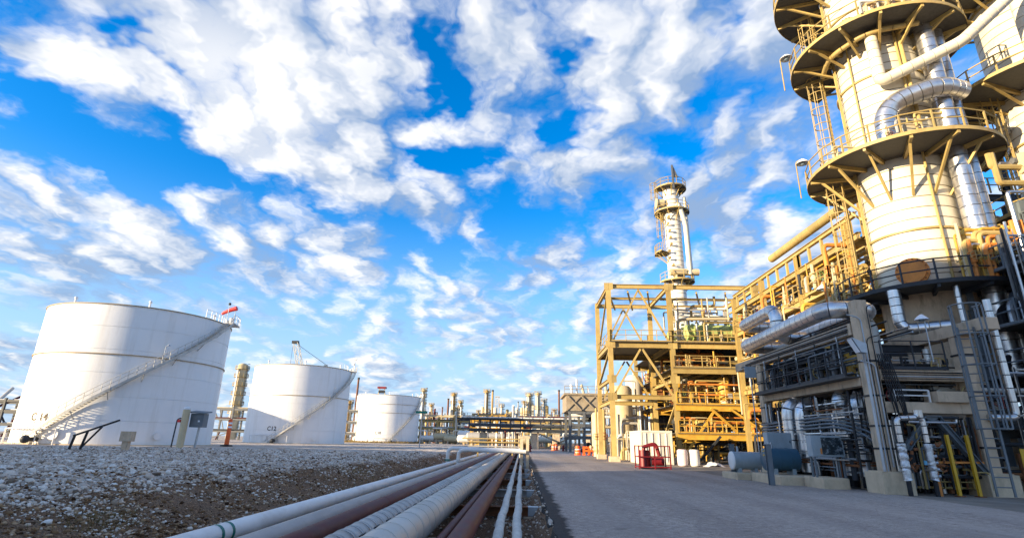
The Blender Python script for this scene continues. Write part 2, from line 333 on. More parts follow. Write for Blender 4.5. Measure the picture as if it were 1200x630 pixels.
# ------------------------------------------------------------------ repeated plant hardware
def railing(mb, pts, h=1.07, r=0.024, step=1.5, toe=True, closed=False):
    pts = [Vector(p) for p in pts]; up = Vector((0, 0, 1))
    for a, b in zip(pts, pts[1:]):
        n = max(1, round((b-a).length/step))
        for k in range(n+(1 if b is pts[-1] else 0)):
            p = a.lerp(b, k/n); mb.bar(p, p+up*h, r*1.9)
        for z in (h, h*0.55): mb.cyl(a+up*z, b+up*z, r, 6)
        if toe: mb.bar(a+up*0.06, b+up*0.06, 0.012, 0.12)
    return mb
def arc_pts(c, r, z, a0, a1, n):
    return [Vector((c[0]+r*math.cos(a0+(a1-a0)*k/n), c[1]+r*math.sin(a0+(a1-a0)*k/n), z)) for k in range(n+1)]
def ring_platform(th, c, z, r0, r1, a0, a1, steel='cream', deckm='grate', nb=8, drop=1.5, rsh=None, rail_r=0.03, seg=24, rb=0.10):
    rsh = rsh or r0
    part(MB().sector((c[0], c[1], 0), r0, r1, z-0.05, z, a0, a1, seg), 'deck', deckm, th)
    part(MB().sector((c[0], c[1], 0), r1, r1+0.03, z-0.10, z+0.09, a0, a1, seg), 'edge_channel', steel, th)
    m = MB(); n = max(8, int((a1-a0)*r1/1.3)); pts = arc_pts(c, r1-0.03, z, a0, a1, n)
    railing(m, pts, 1.07, rail_r, 9, False)
    part(m, 'railing', steel, th)
    for k in range(nb):
        a = a0+(a1-a0)*(k+0.5)/nb; d = Vector((math.cos(a), math.sin(a), 0)); b = Vector((c[0], c[1], 0))
        m = MB().bar(b+d*(rsh-0.02)+Vector((0, 0, z-0.15)), b+d*(r1-0.05)+Vector((0, 0, z-0.15)), rb, rb*1.6)
        if drop: m.bar(b+d*(rsh-0.02)+Vector((0, 0, z-drop)), b+d*(rsh+(r1-rsh)*0.75)+Vector((0, 0, z-0.2)), rb*0.85, rb*0.85)
        part(m, 'bracket', steel, th)
def caged_ladder(th, p, q, out, steel='cream', cage_from=2.2, w=0.5, rr=0.025, cage_r=0.42):
    p, q, out = Vector(p), Vector(q), Vector(out).normalized(); s = out.cross(Vector((0, 0, 1))).normalized(); H = (q-p).length; ax = (q-p).normalized()
    m = MB()
    for k in (-1, 1): m.bar(p+s*k*w/2, q+s*k*w/2, rr*2.4, rr*1.4)
    for i in range(int(H/0.32)): m.cyl(p+ax*(0.3+i*0.32)-s*w/2, p+ax*(0.3+i*0.32)+s*w/2, rr*0.7, 5, caps=False)
    part(m, 'ladder', steel, th)
    m = MB(); c0 = p+out*cage_r*0.75
    angs = [R(a) for a in (-125, -75, -25, 25, 75, 125)]
    pt = lambda c, a: c+(out*math.cos(a)+s*math.sin(a))*cage_r*1.05
    zs = []; z = cage_from
    while z < H+0.8: zs.append(z); z += 1.1
    for z in zs: m.tube([pt(c0+ax*z, R(-135+27*k)) for k in range(11)], rr*0.9, 5)
    if zs:
        for a in angs: m.bar(pt(c0+ax*zs[0], a), pt(c0+ax*zs[-1], a), rr*1.7, rr*1.0, up=out)
    part(m, 'cage', steel, th)
def flange(mb, p, d, r, t=0.05, n=14):
    d = Vector(d).normalized(); p = Vector(p)
    for k in (-1, 1): mb.cyl(p+d*(k*t*0.75)-d*t*0.4, p+d*(k*t*0.75)+d*t*0.4, r*1.55, n)
    return mb
def valve(th, p, axis, r, material='cream', wheel='rust', wdir=(0, -1, 0), wr=None):
    p, axis, wdir = Vector(p), Vector(axis).normalized(), Vector(wdir).normalized(); wr = wr or r*2.0
    m = MB().sphere(p, r*1.6, 10, 6); flange(m, p-axis*r*2.2, axis, r*1.15); flange(m, p+axis*r*2.2, axis, r*1.15)
    m.cyl(p-axis*r*2.2, p+axis*r*2.2, r*1.05, 10); m.cyl(p, p+wdir*r*4.6, r*0.5, 8)
    v = part(m, 'valve', material, th)
    m = MB(); c = p+wdir*r*4.6; m.ring(c, wr, r*0.18, wdir, 14, 5); u, q = perp(wdir)
    for d in (u, q): m.bar(c-d*wr, c+d*wr, r*0.22)
    part(m, 'handwheel', wheel, v)
def resample(pts, step):
    pts = [Vector(p) for p in pts]; L_ = [0]
    for a, b in zip(pts, pts[1:]): L_.append(L_[-1]+(b-a).length)
    n = max(1, round(L_[-1]/step)); cuts = [L_[-1]*k/n for k in range(n+1)]
    def P(s):
        for i in range(len(L_)-1):
            if s <= L_[i+1]+1e-9:
                t = (s-L_[i])/max(1e-9, L_[i+1]-L_[i]); return pts[i].lerp(pts[i+1], t)
        return pts[-1]
    out = []
    for s0, s1 in zip(cuts, cuts[1:]):
        inner = [pts[i] for i in range(1, len(pts)-1) if s0+0.02 < L_[i] < s1-0.02]
        out.append([P(s0)]+inner+[P(s1)])
    return out
def jacket(th, pts, r, step=0.6, bendr=None, material='alu', n=18, name='jacket_section', lip=0.012):
    if bendr: pts = bend(pts, bendr, 8)
    for sec in resample(pts, step):
        g0, g1 = (sec[1]-sec[0]).normalized()*0.016, (sec[-1]-sec[-2]).normalized()*0.016
        P = [sec[0]+g0, sec[0]+g0*1.2]+sec[1:-1]+[sec[-1]-g1*1.2, sec[-1]-g1]
        part(MB().tube(P, [r-0.014]+[r]*(len(P)-2)+[r-0.014], n), name, material, th)

# ================================================================== ground, road
random.seed(4)
def lerp_tab(t, tab):
    if t <= tab[0][0]: return tab[0][1]
    for (a, b), (c, d) in zip(tab, tab[1:]):
        if t <= c: return b+(d-b)*(t-a)/(c-a)
    return tab[-1][1]
def sstep(a, b, x):
    t = max(0.0, min(1.0, (x-a)/(b-a))); return t*t*(3-2*t)
CREST = [(8, -12.5), (15, -12.0), (23, -10.8), (27, -9.8), (35, -8.6), (47, -7.8), (70, -7.2), (110, -7.0)]
def gh(x, y, nz=True):
    if x > 0.55: return -0.03
    fade = 1-sstep(108, 122, y)
    if x > -5.75: z = -0.58
    else:
        c = lerp_tab(y, CREST); t = max(0.0, min(1.0, (-5.75-x)/(-5.75-c)))
        z = -0.58+(0.32+0.58)*(0.65*sstep(0, 1, t)+0.35*t)
    if nz and y < 130 and x > -60:
        sl = sstep(-5.4, -6.5, x)*(1-0.65*sstep(-11, -15, x))
        z += (noise.noise((x*0.9, y*0.9, 1.0))*0.12+noise.noise((x*2.3, y*2.3, 4.0))*0.055+noise.noise((x*6, y*6, 2.0))*0.022)*(0.22+0.78*sl)
        z += noise.noise((x*0.25, y*0.3, 7))*0.16*sl
    if x > -1.0 and x > 0.12: z += 0.42*sstep(0.30, 0.62, x)
    if y > 100: z = z*fade + (-0.03)*(1-fade) if x > -9 else z
    return z
def span(a, b, s): return [a+(b-a)*k/max(1, round((b-a)/s)) for k in range(max(1, round((b-a)/s)))]
xs = [-4000, -1500, -700, -350, -200, -130]+span(-90, -30, 3)+span(-30, -16, 0.3)+span(-16, -5, 0.13)+span(-5, 0.7, 0.19)+[0.7, 2, 10, 30, 70, 130, 250, 500, 1200, 4000]
ys = [-400, -150, -60, -20, 0]+span(3, 8, 0.4)+span(8, 34, 0.14)+span(34, 60, 0.35)+span(60, 130, 1.5)+[130, 150, 180, 230, 300, 450, 700, 1200, 2500, 6000]
V = [(x, y, gh(x, y)) for y in ys for x in xs]; nx = len(xs)
F = [(j*nx+i, j*nx+i+1, (j+1)*nx+i+1, (j+1)*nx+i) for j in range(len(ys)-1) for i in range(nx-1)]
def node_mat(name):
    m = bpy.data.materials.new(name); m.use_nodes = True; MATS[name] = m; t = m.node_tree
    return m, t, t.nodes['Principled BSDF']
def tnoise(t, vec, scale, det=6, ro=0.6):
    n = t.nodes.new('ShaderNodeTexNoise'); n.inputs['Scale'].default_value = scale; n.inputs['Detail'].default_value = det; n.inputs['Roughness'].default_value = ro
    t.links.new(vec, n.inputs['Vector']); return n.outputs[0]
def tramp(t, v, stops):
    r = t.nodes.new('ShaderNodeValToRGB'); e = r.color_ramp.elements
    while len(e) < len(stops): e.new(0.5)
    for k, (p, c) in zip(e, stops): k.position = p; k.color = (*c, 1)
    t.links.new(v, r.inputs[0]); return r.outputs[0]
def tmix(t, f, a, b, mode='MIX'):
    n = t.nodes.new('ShaderNodeMix'); n.data_type = 'RGBA'; n.blend_type = mode
    for s, i in ((f, 0), (a, 6), (b, 7)):
        if hasattr(s, 'is_linked'): t.links.new(s, n.inputs[i])
        elif i == 0: n.inputs[0].default_value = s
        else: n.inputs[i].default_value = (*s, 1)
    return n.outputs[2]
def tmr(t, v, a, b, c=0, d=1):
    n = t.nodes.new('ShaderNodeMapRange'); t.links.new(v, n.inputs[0])
    for i, x in enumerate((a, b, c, d)): n.inputs[i+1].default_value = x
    return n.outputs[0]
def tmath(t, op, a, b):
    n = t.nodes.new('ShaderNodeMath'); n.operation = op
    for i, s in enumerate((a, b)):
        if hasattr(s, 'is_linked'): t.links.new(s, n.inputs[i])
        else: n.inputs[i].default_value = s
    return n.outputs[0]
def tbump(t, b, h, st, dist):
    n = t.nodes.new('ShaderNodeBump'); n.inputs['Strength'].default_value = st; n.inputs['Distance'].default_value = dist
    t.links.new(h, n.inputs['Height']); t.links.new(n.outputs[0], b.inputs['Normal'])
m, t, b = node_mat('ground_gravel')
g = t.nodes.new('ShaderNodeNewGeometry'); pos = g.outputs['Position']
vo = t.nodes.new('ShaderNodeTexVoronoi'); vo.inputs['Scale'].default_value = 16; t.links.new(pos, vo.inputs['Vector'])
grav = tramp(t, vo.outputs['Color'], [(0.0, (0.16, 0.12, 0.09)), (0.35, (0.52, 0.44, 0.365)), (0.7, (0.70, 0.61, 0.52)), (1.0, (0.84, 0.77, 0.68))])
fine = tnoise(t, pos, 26, 6, 0.75)
dirt = tramp(t, fine, [(0.36, (0.030, 0.014, 0.006)), (0.50, (0.17, 0.088, 0.040)), (0.66, (0.46, 0.30, 0.17))])
sp = t.nodes.new('ShaderNodeSeparateXYZ'); t.links.new(pos, sp.inputs[0])
zz = tmath(t, 'ADD', sp.outputs['Z'], tmath(t, 'MULTIPLY', tnoise(t, pos, 0.55, 5, 0.65), 0.9))
dm = tmr(t, zz, 0.60, 0.80)                            # earth shows on the bank, crushed stone on the flat
col = tmix(t, dm, dirt, grav)
pat = tnoise(t, pos, 0.22, 5, 0.6)
col = tmix(t, tmath(t, 'MULTIPLY', tmr(t, pat, 0.40, 0.70, 0, 0.45), dm), col, (0.34, 0.29, 0.24))
t.links.new(col, b.inputs['Base Color']); b.inputs['Roughness'].default_value = 0.95
tbump(t, b, tmath(t, 'ADD', tmath(t, 'MULTIPLY', vo.outputs['Distance'], 0.6), fine), 0.9, 0.05)
gme = bpy.data.meshes.new('ground'); gme.from_pydata(V, [], F); gme.polygons.foreach_set('use_smooth', [True]*len(F)); gme.materials.append(m)
go = bpy.data.objects.new('ground', gme); COL.objects.link(go); tag(go, kind='structure')

m, t, b = node_mat('asphalt')
g = t.nodes.new('ShaderNodeNewGeometry'); pos = g.outputs['Position']
mp = t.nodes.new('ShaderNodeMapping'); mp.inputs['Scale'].default_value = (0.55, 0.05, 1); t.links.new(pos, mp.inputs[0])
a1 = tnoise(t, pos, 28, 6, 0.85); a2 = tnoise(t, pos, 0.5, 5, 0.6); a3 = tnoise(t, mp.outputs[0], 1.0, 4, 0.6)
base = tramp(t, a1, [(0.37, (0.14, 0.112, 0.095)), (0.5, (0.34, 0.28, 0.24)), (0.63, (0.62, 0.53, 0.46))])
a4 = tnoise(t, pos, 5.5, 8, 0.85)
base = tmix(t, tmr(t, a4, 0.46, 0.60, 0.0, 0.75), base, (0.70, 0.59, 0.50))
a5 = tnoise(t, pos, 8.0, 6, 0.85)
base = tmix(t, tmr(t, a5, 0.52, 0.64, 0.0, 0.7), base, (0.075, 0.066, 0.06))
base = tmix(t, tmr(t, a2, 0.38, 0.66, 0, 0.55), base, (0.28, 0.232, 0.198))
base = tmix(t, tmr(t, a3, 0.42, 0.66, 0, 0.55), base, (0.50, 0.425, 0.37))
vc = t.nodes.new('ShaderNodeTexVoronoi'); vc.feature = 'DISTANCE_TO_EDGE'; vc.inputs['Scale'].default_value = 0.23
wv = t.nodes.new('ShaderNodeVectorMath'); wv.operation = 'ADD'; nn = t.nodes.new('ShaderNodeTexNoise'); nn.inputs['Scale'].default_value = 0.8; t.links.new(pos, nn.inputs['Vector'])
t.links.new(pos, wv.inputs[0]); t.links.new(nn.outputs['Color'], wv.inputs[1]); t.links.new(wv.outputs[0], vc.inputs['Vector'])
base = tmix(t, tmr(t, vc.outputs['Distance'], 0.0, 0.003, 0.35, 0), base, (0.07, 0.028, 0.027))
st = tnoise(t, pos, 1.3, 3, 0.5)
base = tmix(t, tmr(t, st, 0.66, 0.72, 0, 0.5), base, (0.07, 0.062, 0.058))          # oil stains
sx_ = t.nodes.new('ShaderNodeSeparateXYZ'); t.links.new(pos, sx_.inputs[0])
for xc in (2.6, 4.4, 7.2, 9.0):                                                      # wheel tracks polished by traffic
    dx_ = tmath(t, 'ABSOLUTE', tmath(t, 'ADD', tmath(t, 'SUBTRACT', sx_.outputs['X'], xc), tmath(t, 'MULTIPLY', tnoise(t, mp.outputs[0], 2.0, 2, 0.5), 0.8)), 0.0)
    base = tmix(t, tmr(t, dx_, 0.15, 0.75, 0.30, 0), base, (0.27, 0.226, 0.195))
ed = tmath(t, 'SUBTRACT', sx_.outputs['X'], tmath(t, 'MULTIPLY', tnoise(t, pos, 1.6, 6, 0.7), 0.75))
base = tmix(t, tmr(t, ed, 0.50, 0.62, 0.92, 0), base, (0.022, 0.020, 0.019))     # tarry broken edge
t.links.new(base, b.inputs['Base Color']); b.inputs['Roughness'].default_value = 0.9; b.inputs['Specular IOR Level'].default_value = 0.25
tbump(t, b, tmath(t, 'ADD', a1, a4), 0.6, 0.03)
mb = MB(); ry = span(3, 40, 0.25)+span(40, 140, 1.0)+[140]
for y0, y1 in zip(ry, ry[1:]):
    L0, L1 = [0.62+0.10*noise.noise((0, y*0.9, 3))+0.05*noise.noise((0, y*4, 3)) for y in (y0, y1)]
    R0, R1 = [10.6+2.6*(1-sstep(23, 27, y))+0.25*noise.noise((5, y*0.5, 3)) for y in (y0, y1)]
    mid0, mid1 = 4.0, 4.0
    mb.add([(L0-0.05, y0, -0.20), (L1-0.05, y1, -0.20), (L0, y0, 0), (L1, y1, 0), (R0, y0, 0), (R1, y1, 0), (R0+0.05, y0, -0.02), (R1+0.05, y1, -0.02)], [(0, 2, 3, 1), (2, 4, 5, 3), (4, 6, 7, 5)])
ro = bpy.data.objects.new('road', mb.mesh('road', 'asphalt')); COL.objects.link(ro); tag(ro, kind='structure')

m, t, b = node_mat('yard_dust')
g = t.nodes.new('ShaderNodeNewGeometry'); pos = g.outputs['Position']
y1_ = tnoise(t, pos, 0.6, 6, 0.65); y2_ = tnoise(t, pos, 30, 4, 0.7)
c = tramp(t, y1_, [(0.3, (0.15, 0.12, 0.095)), (0.5, (0.24, 0.205, 0.165)), (0.72, (0.33, 0.29, 0.24))])
c = tmix(t, tmr(t, y2_, 0.4, 0.7, 0, 0.5), c, (0.11, 0.09, 0.07))
t.links.new(c, b.inputs['Base Color']); b.inputs['Roughness'].default_value = 0.93; tbump(t, b, y2_, 0.4, 0.02)
yd = bpy.data.objects.new('yard_ground', MB().add([(9, 3, -0.012), (120, 3, -0.012), (120, 145, -0.012), (9, 145, -0.012)], [(0, 1, 2, 3)]).mesh('yard_ground', 'yard_dust')); COL.objects.link(yd); tag(yd, kind='structure')

# ---- loose stones (nobody could count them)
import numpy as np
def stones(name, label, pts, seed):
    rng = np.random.default_rng(seed)
    ph = (1+5**0.5)/2
    bv = np.array([(-1,ph,0),(1,ph,0),(-1,-ph,0),(1,-ph,0),(0,-1,ph),(0,1,ph),(0,-1,-ph),(0,1,-ph),(ph,0,-1),(ph,0,1),(-ph,0,-1),(-ph,0,1)])/1.9
    bf = np.array([(0,11,5),(0,5,1),(0,1,7),(0,7,10),(0,10,11),(1,5,9),(5,11,4),(11,10,2),(10,7,6),(7,1,8),(3,9,4),(3,4,2),(3,2,6),(3,6,8),(3,8,9),(4,9,5),(2,4,11),(6,2,10),(8,6,7),(9,8,1)])
    n = len(pts); P = np.array([p[:3] for p in pts]); S = np.array([p[3] for p in pts])
    vv = np.repeat(bv[None], n, 0)*(1+rng.uniform(-0.28, 0.28, (n, 12, 1)))
    vv = vv*np.stack([rng.uniform(0.7, 1.35, n), rng.uniform(0.6, 1.1, n), rng.uniform(0.45, 0.85, n)], 1)[:, None, :]
    a = rng.uniform(0, 6.283, n); c, s = np.cos(a), np.sin(a); tl = rng.normal(0, 0.35, n)
    x = vv[..., 0]*c[:, None]-vv[..., 1]*s[:, None]; y = vv[..., 0]*s[:, None]+vv[..., 1]*c[:, None]; z = vv[..., 2]+x*tl[:, None]*0.5
    vv = np.stack([x, y, z], -1)*S[:, None, None]+P[:, None, :]
    me = bpy.data.meshes.new(name); me.vertices.add(n*12); me.vertices.foreach_set('co', vv.reshape(-1))
    fi = (bf[None]+np.arange(n)[:, None, None]*12).reshape(-1)
    me.loops.add(n*60); me.loops.foreach_set('vertex_index', fi); me.polygons.add(n*20)
    me.polygons.foreach_set('loop_start', np.arange(n*20)*3); me.polygons.foreach_set('loop_total', np.full(n*20, 3)); me.update(calc_edges=True)
    at_ = me.attributes.new('tone', 'FLOAT', 'POINT'); at_.data.foreach_set('value', np.repeat(rng.uniform(0, 1, n), 12))
    me.materials.append(MATS['stone'])
    o = bpy.data.objects.new(name, me); COL.objects.link(o); return tag(o, label, 'gravel', None, 'stuff')
m, t, b = node_mat('stone')
an = t.nodes.new('ShaderNodeAttribute'); an.attribute_name = 'tone'
g = t.nodes.new('ShaderNodeNewGeometry')
c = tramp(t, an.outputs['Fac'], [(0.0, (0.12, 0.075, 0.045)), (0.18, (0.36, 0.27, 0.19)), (0.4, (0.60, 0.51, 0.43)), (0.62, (0.68, 0.55, 0.42)), (0.85, (0.80, 0.73, 0.64)), (1.0, (0.90, 0.85, 0.78))])
c = tmix(t, tmr(t, tnoise(t, g.outputs['Position'], 40, 4, 0.7), 0.4, 0.7, 0, 0.3), c, (0.26, 0.21, 0.165))
t.links.new(c, b.inputs['Base Color']); b.inputs['Roughness'].default_value = 0.9
m, t, b = node_mat('clod')
an = t.nodes.new('ShaderNodeAttribute'); an.attribute_name = 'tone'
c = tramp(t, an.outputs['Fac'], [(0.0, (0.04, 0.018, 0.008)), (0.4, (0.15, 0.078, 0.035)), (0.75, (0.32, 0.195, 0.10)), (0.92, (0.50, 0.35, 0.22)), (1.0, (0.66, 0.56, 0.45))])
t.links.new(c, b.inputs['Base Color']); b.inputs['Roughness'].default_value = 0.95; b.inputs['Specular IOR Level'].default_value = 0.15
rnd = random.Random(11); pts = []
while len(pts) < 46000:
    y = 8+44*rnd.random()**1.9; x = -5.4-(22+y*0.25)*rnd.random()**1.25
    if x < -0.98*y-4: continue
    c = lerp_tab(y, CREST); up = sstep(-6.6, c+1.2, x) if False else sstep(0.35, 0.95, (-5.75-x)/(-5.75-c))
    d = 0.12+0.75*up+1.0*noise.noise((x*0.45, y*0.45, 9))
    if rnd.random() > d: continue
    s = 0.014+0.036*rnd.random()**1.8+(0.075*rnd.random()**1.5 if rnd.random() < 0.07 else 0)
    s *= 0.8+0.5*up
    pts.append((x, y, gh(x, y)+s*0.25, s))
stones('bank_stones', 'loose pale crushed stones scattered over the earth bank left of the pipes', pts, 1)
pts = []
while len(pts) < 24000:
    y = 8+34*rnd.random()**1.9; x = -5.3-8.5*rnd.random()**1.1
    if rnd.random() > 0.55+1.2*noise.noise((x*0.7, y*0.7, 19)): continue
    s = 0.012+0.05*rnd.random()**2.6
    pts.append((x, y, gh(x, y)+s*0.1, s))
MATS['stone_keep'] = MATS['stone']; MATS['stone'] = MATS['clod']
stones('earth_clods', 'crumbly brown clods and grit covering the earth bank', pts, 3); MATS['stone'] = MATS['stone_keep']
pts = []
while len(pts) < 5200:
    y = 8+50*rnd.random()**1.8; x = rnd.uniform(-5.5, 0.62)
    if x < 0.1 and rnd.random() < 0.6: continue
    s = 0.018+0.04*rnd.random()**2
    pts.append((x, y, gh(x, y)+s*0.2, s))
stones('trench_stones', 'grey stones lying under the pipelines and along the crumbling road edge', pts, 2)

# ================================================================== pipelines
def yof(px, zc): return gz(px, 630, zc).x
PZ = -0.28
PIPES = [  # px at the lower edge of the picture, radius, style, material, label
    (240, 0.165, 'plain', 'white_pipe', 'white painted pipeline with a green band, outermost beside the earth bank'),
    (322, 0.20, 'plain', 'grey_pipe', 'dull grey bare pipeline between the white and the maroon pipelines'),
    (365, 0.20, 'plain', 'maroon', 'maroon painted pipeline just left of the banded grey insulated one'),
    (420, 0.24, 'band', 'insul_grey', 'grey insulated pipeline with closely spaced dark bands'),
    (466, 0.30, 'jacket', 'insul_tan', 'thickest pipeline, jacketed in pale tan sheet metal sections'),
    (519, 0.095, 'plain', 'maroon', 'thinnest maroon pipeline beside the thick maroon one'),
    (540, 0.19, 'plain', 'maroon', 'thick maroon pipeline nearest the two white wrapped lines'),
    (582, 0.085, 'rope', 'rope_white', 'white lumpy wrapped pipeline, the left of the pair near the road'),
    (605, 0.085, 'rope', 'rope_white', 'white lumpy wrapped pipeline nearest the road edge'),
]
PX = []
for i, (px, r, st, ml, lab) in enumerate(PIPES):
    zc = PZ+r; x = yof(px, zc); PX.append((x, zc, r)); y0, y1 = 5.0, 112.0
    th = thing('pipeline', lab, 'pipeline', (x, y0, PZ))
    endr = [(x, y1, zc), (x, y1+1.5+0.3*i, zc), (x, y1+1.5+0.3*i, 3.2+0.2*(i % 3))]
    if st == 'plain':
        part(MB().tube([(x, y0, zc)]+endr, r, 20, bendr=0.8), 'pipe', ml, th)
        for k in range(6): part(MB().tube([(x, 11+12*k+i*1.7-0.02, zc), (x, 11+12*k+i*1.7, zc), (x, 11+12*k+i*1.7+0.02, zc)], [r+0.001, r+0.006, r+0.001], 20, False), 'weld_bead', ml, th)
    elif st == 'rope':
        P, rr = [], []; k = 0; y = y0
        while y < 34:
            P.append((x+0.012*math.sin(y*1.3), y, zc+0.012*math.sin(y*0.9+i))); ph = (y/0.125+0.3*i) % 1.0; rr.append(r*(0.97+0.20*(1-ph))*(1+0.05*math.sin(y*5.1))*(0.9 if (y % 0.9) < 0.04 else 1.0)); y += 0.0208
        part(MB().tube(P, rr, 14), 'wrapped_pipe', ml, th)
        part(MB().tube([(x, 34, zc)]+endr, r*1.1, 12, bendr=0.5), 'pipe', ml, th)
    else:
        step = 0.42 if st == 'band' else 0.62
        me = MB().tube([(0, 0.014, 0), (0, 0.018, 0), (0, step-0.07, 0), (0, step-0.066, 0), (0, step-0.020, 0), (0, step-0.016, 0)], [r-0.02, r, r, r+0.010, r+0.010, r-0.02], 24, False).mesh('jacket_section', ml)
        part(MB().tube([(x, y0, zc), (x, 50.5, zc)], r-0.018, 20), 'core', 'black_pipe', th)
        bme = MB().tube([(0, -0.014, 0), (0, 0.014, 0)], [r+0.0135, r+0.0135], 24, False).mesh('band', 'black_pipe')
        y = y0; rg = random.Random(i)
        while y < 50:
            inst(me, 'jacket_section', th, Matrix.Translation((x+rg.uniform(-.003, .003), y, zc+rg.uniform(-.003, .003))) @ Matrix.Rotation(rg.uniform(0, 6), 4, 'Y') @ Matrix.Rotation(rg.uniform(-.004, .004), 4, 'Z'))
            if st == 'band': inst(bme, 'band', th, Matrix.Translation((x, y+step*0.5, zc)))
            y += step
        if st == 'band':
            cs_, sn_ = math.cos(R(30)), math.sin(R(30))
            for k in range(int((50-y0)/step)):
                yy = y0+step*k; q = Vector((x+cs_*(r+0.004), yy, zc+sn_*(r+0.004))); jg = 0.05*(1 if k % 2 else -1)
                part(MB().bar(q+Vector((0, 0.03, jg*0.3)), q+Vector((0, step-0.05, jg*0.3)), 0.016, 0.022), 'seam', 'black_pipe', th)
        mm = MB(); P, rr = [], []
        while y < y1: P += [(x, y, zc), (x, y+step-0.05, zc), (x, y+step-0.049, zc)]; rr += [r, r, r+0.01]; y += step
        part(mm.tube(P+[Vector(endr[0])+Vector((0, .3, 0))]+bend([Vector(endr[0])+Vector((0, .3, 0))]+endr[1:], 0.8)[1:], rr+[r]*(1+len(bend([Vector(endr[0])+Vector((0, .3, 0))]+endr[1:], 0.8)[1:])), 18), 'far_jacket', ml, th, kind='stuff')
    if i == 0:
        for yb in (9.9, 10.25): part(MB().tube([(x, yb-0.045, zc), (x, yb+0.045, zc)], r+0.004, 20, False), 'green_band', 'green_paint', th)
for k in range(18):
    y = 11.2+5.6*k
    th = thing('pipe_sleeper', ['rusty steel sleeper carrying the pipelines, nearest to the camera', 'rusty steel sleeper carrying the pipelines, second from the camera', 'rusty steel sleeper carrying the pipelines, third from the camera'][k] if k < 3 else 'rusty steel sleeper under the pipelines, '+['fourth', 'fifth', 'sixth', 'seventh', 'eighth', 'ninth', 'tenth', 'eleventh', 'twelfth', 'thirteenth', 'fourteenth', 'fifteenth', 'sixteenth', 'seventeenth', 'last'][k-3]+' counted from the camera', 'pipe support', (-2.3, y, -0.5), 'sleepers under the pipelines')
    part(MB().ibeam((-5.6, y, PZ-0.126), (0.52, y, PZ-0.126), 0.22, 0.25), 'beam', 'rust' if k % 2 else 'grey_pipe', th)
    part(MB().box((0.20, y-0.14, PZ-0.24), (0.50, y+0.14, PZ+0.004)), 'end_bracket', 'galv', th)
    for xx in (-5.2, -2.4, 0.25): part(MB().cbox((xx, y, -0.60), (0.35, 0.4, 0.13)), 'footing', 'concrete', th)
    m = MB()
    for (x, zc, r) in PX: m.box((x-0.05, y-0.12, PZ-0.001), (x+0.05, y+0.12, PZ+0.02))
    part(m, 'shoe', 'dark_steel', th)

# two white lines that rise out of the trench and cross over to the road side
for k, (px, xo, y, zt, lab) in enumerate([(0, -5.55, 42.0, 0.95, 'white gooseneck pipe crossing over the pipelines, outer one with green base'), (1, -4.65, 41.2, 0.87, 'white gooseneck pipe crossing over the pipelines, inner one rising beside the grey line')]):
    th = thing('crossover_pipe', lab, 'pipe', (xo, y, PZ), 'white crossover pipes')
    part(MB().tube([(xo, y, -0.5), (xo, y, zt), (0.05+0.25*k, y, zt-0.06)], 0.14, 14, bendr=0.45), 'pipe', 'white_pipe', th)
    m = MB(); flange(m, (xo, y, 0.12), (0, 0, 1), 0.15); part(m, 'flange', 'green_paint' if k == 0 else 'white_pipe', th)
th = thing('pipe_stanchion', 'pale concrete twin post where the white crossover pipes end beside the road', 'post', (0.2, 41.6, -0.4))
for xx in (-0.02, 0.42): part(MB().box((xx-0.11, 41.4, -0.45), (xx+0.11, 41.62, 1.75)), 'post', 'concrete_pale', th)
part(MB().box((-0.2, 41.42, 1.752), (0.6, 41.60, 1.90)), 'cap_beam', 'concrete_pale', th)
# low cross racks farther along
for k, (y, x0, z, n) in enumerate([(58, -5.6, 1.0, 2), (74, -8.0, 1.4, 2)]):
    th = thing('low_pipe_rack', ['low cross rack of pale pipes just beyond the white goosenecks', 'low cross rack of pale pipes farther down the trench'][k], 'pipe rack', (x0, y, 0))
    for j in range(n):
        part(MB().tube([(x0, y+0.35*j, z+0.42*(j % 2)), (-0.2, y+0.35*j, z+0.42*(j % 2)), (-0.2, y+0.35*j, -0.4)], 0.07, 10, bendr=0.3), 'pipe', ['alu_dull', 'cream'][j % 2], th)
    for xx in (x0+1, x0+3.5, -1.0): part(MB().bar((xx, y+0.5, gh(xx, y)-0.05), (xx, y+0.5, z-0.21), 0.16), 'post', 'cream', th); 
    part(MB().ibeam((x0, y+0.5, z-0.155), (-0.5, y+0.5, z-0.155), 0.12, 0.10), 'beam', 'cream', th)

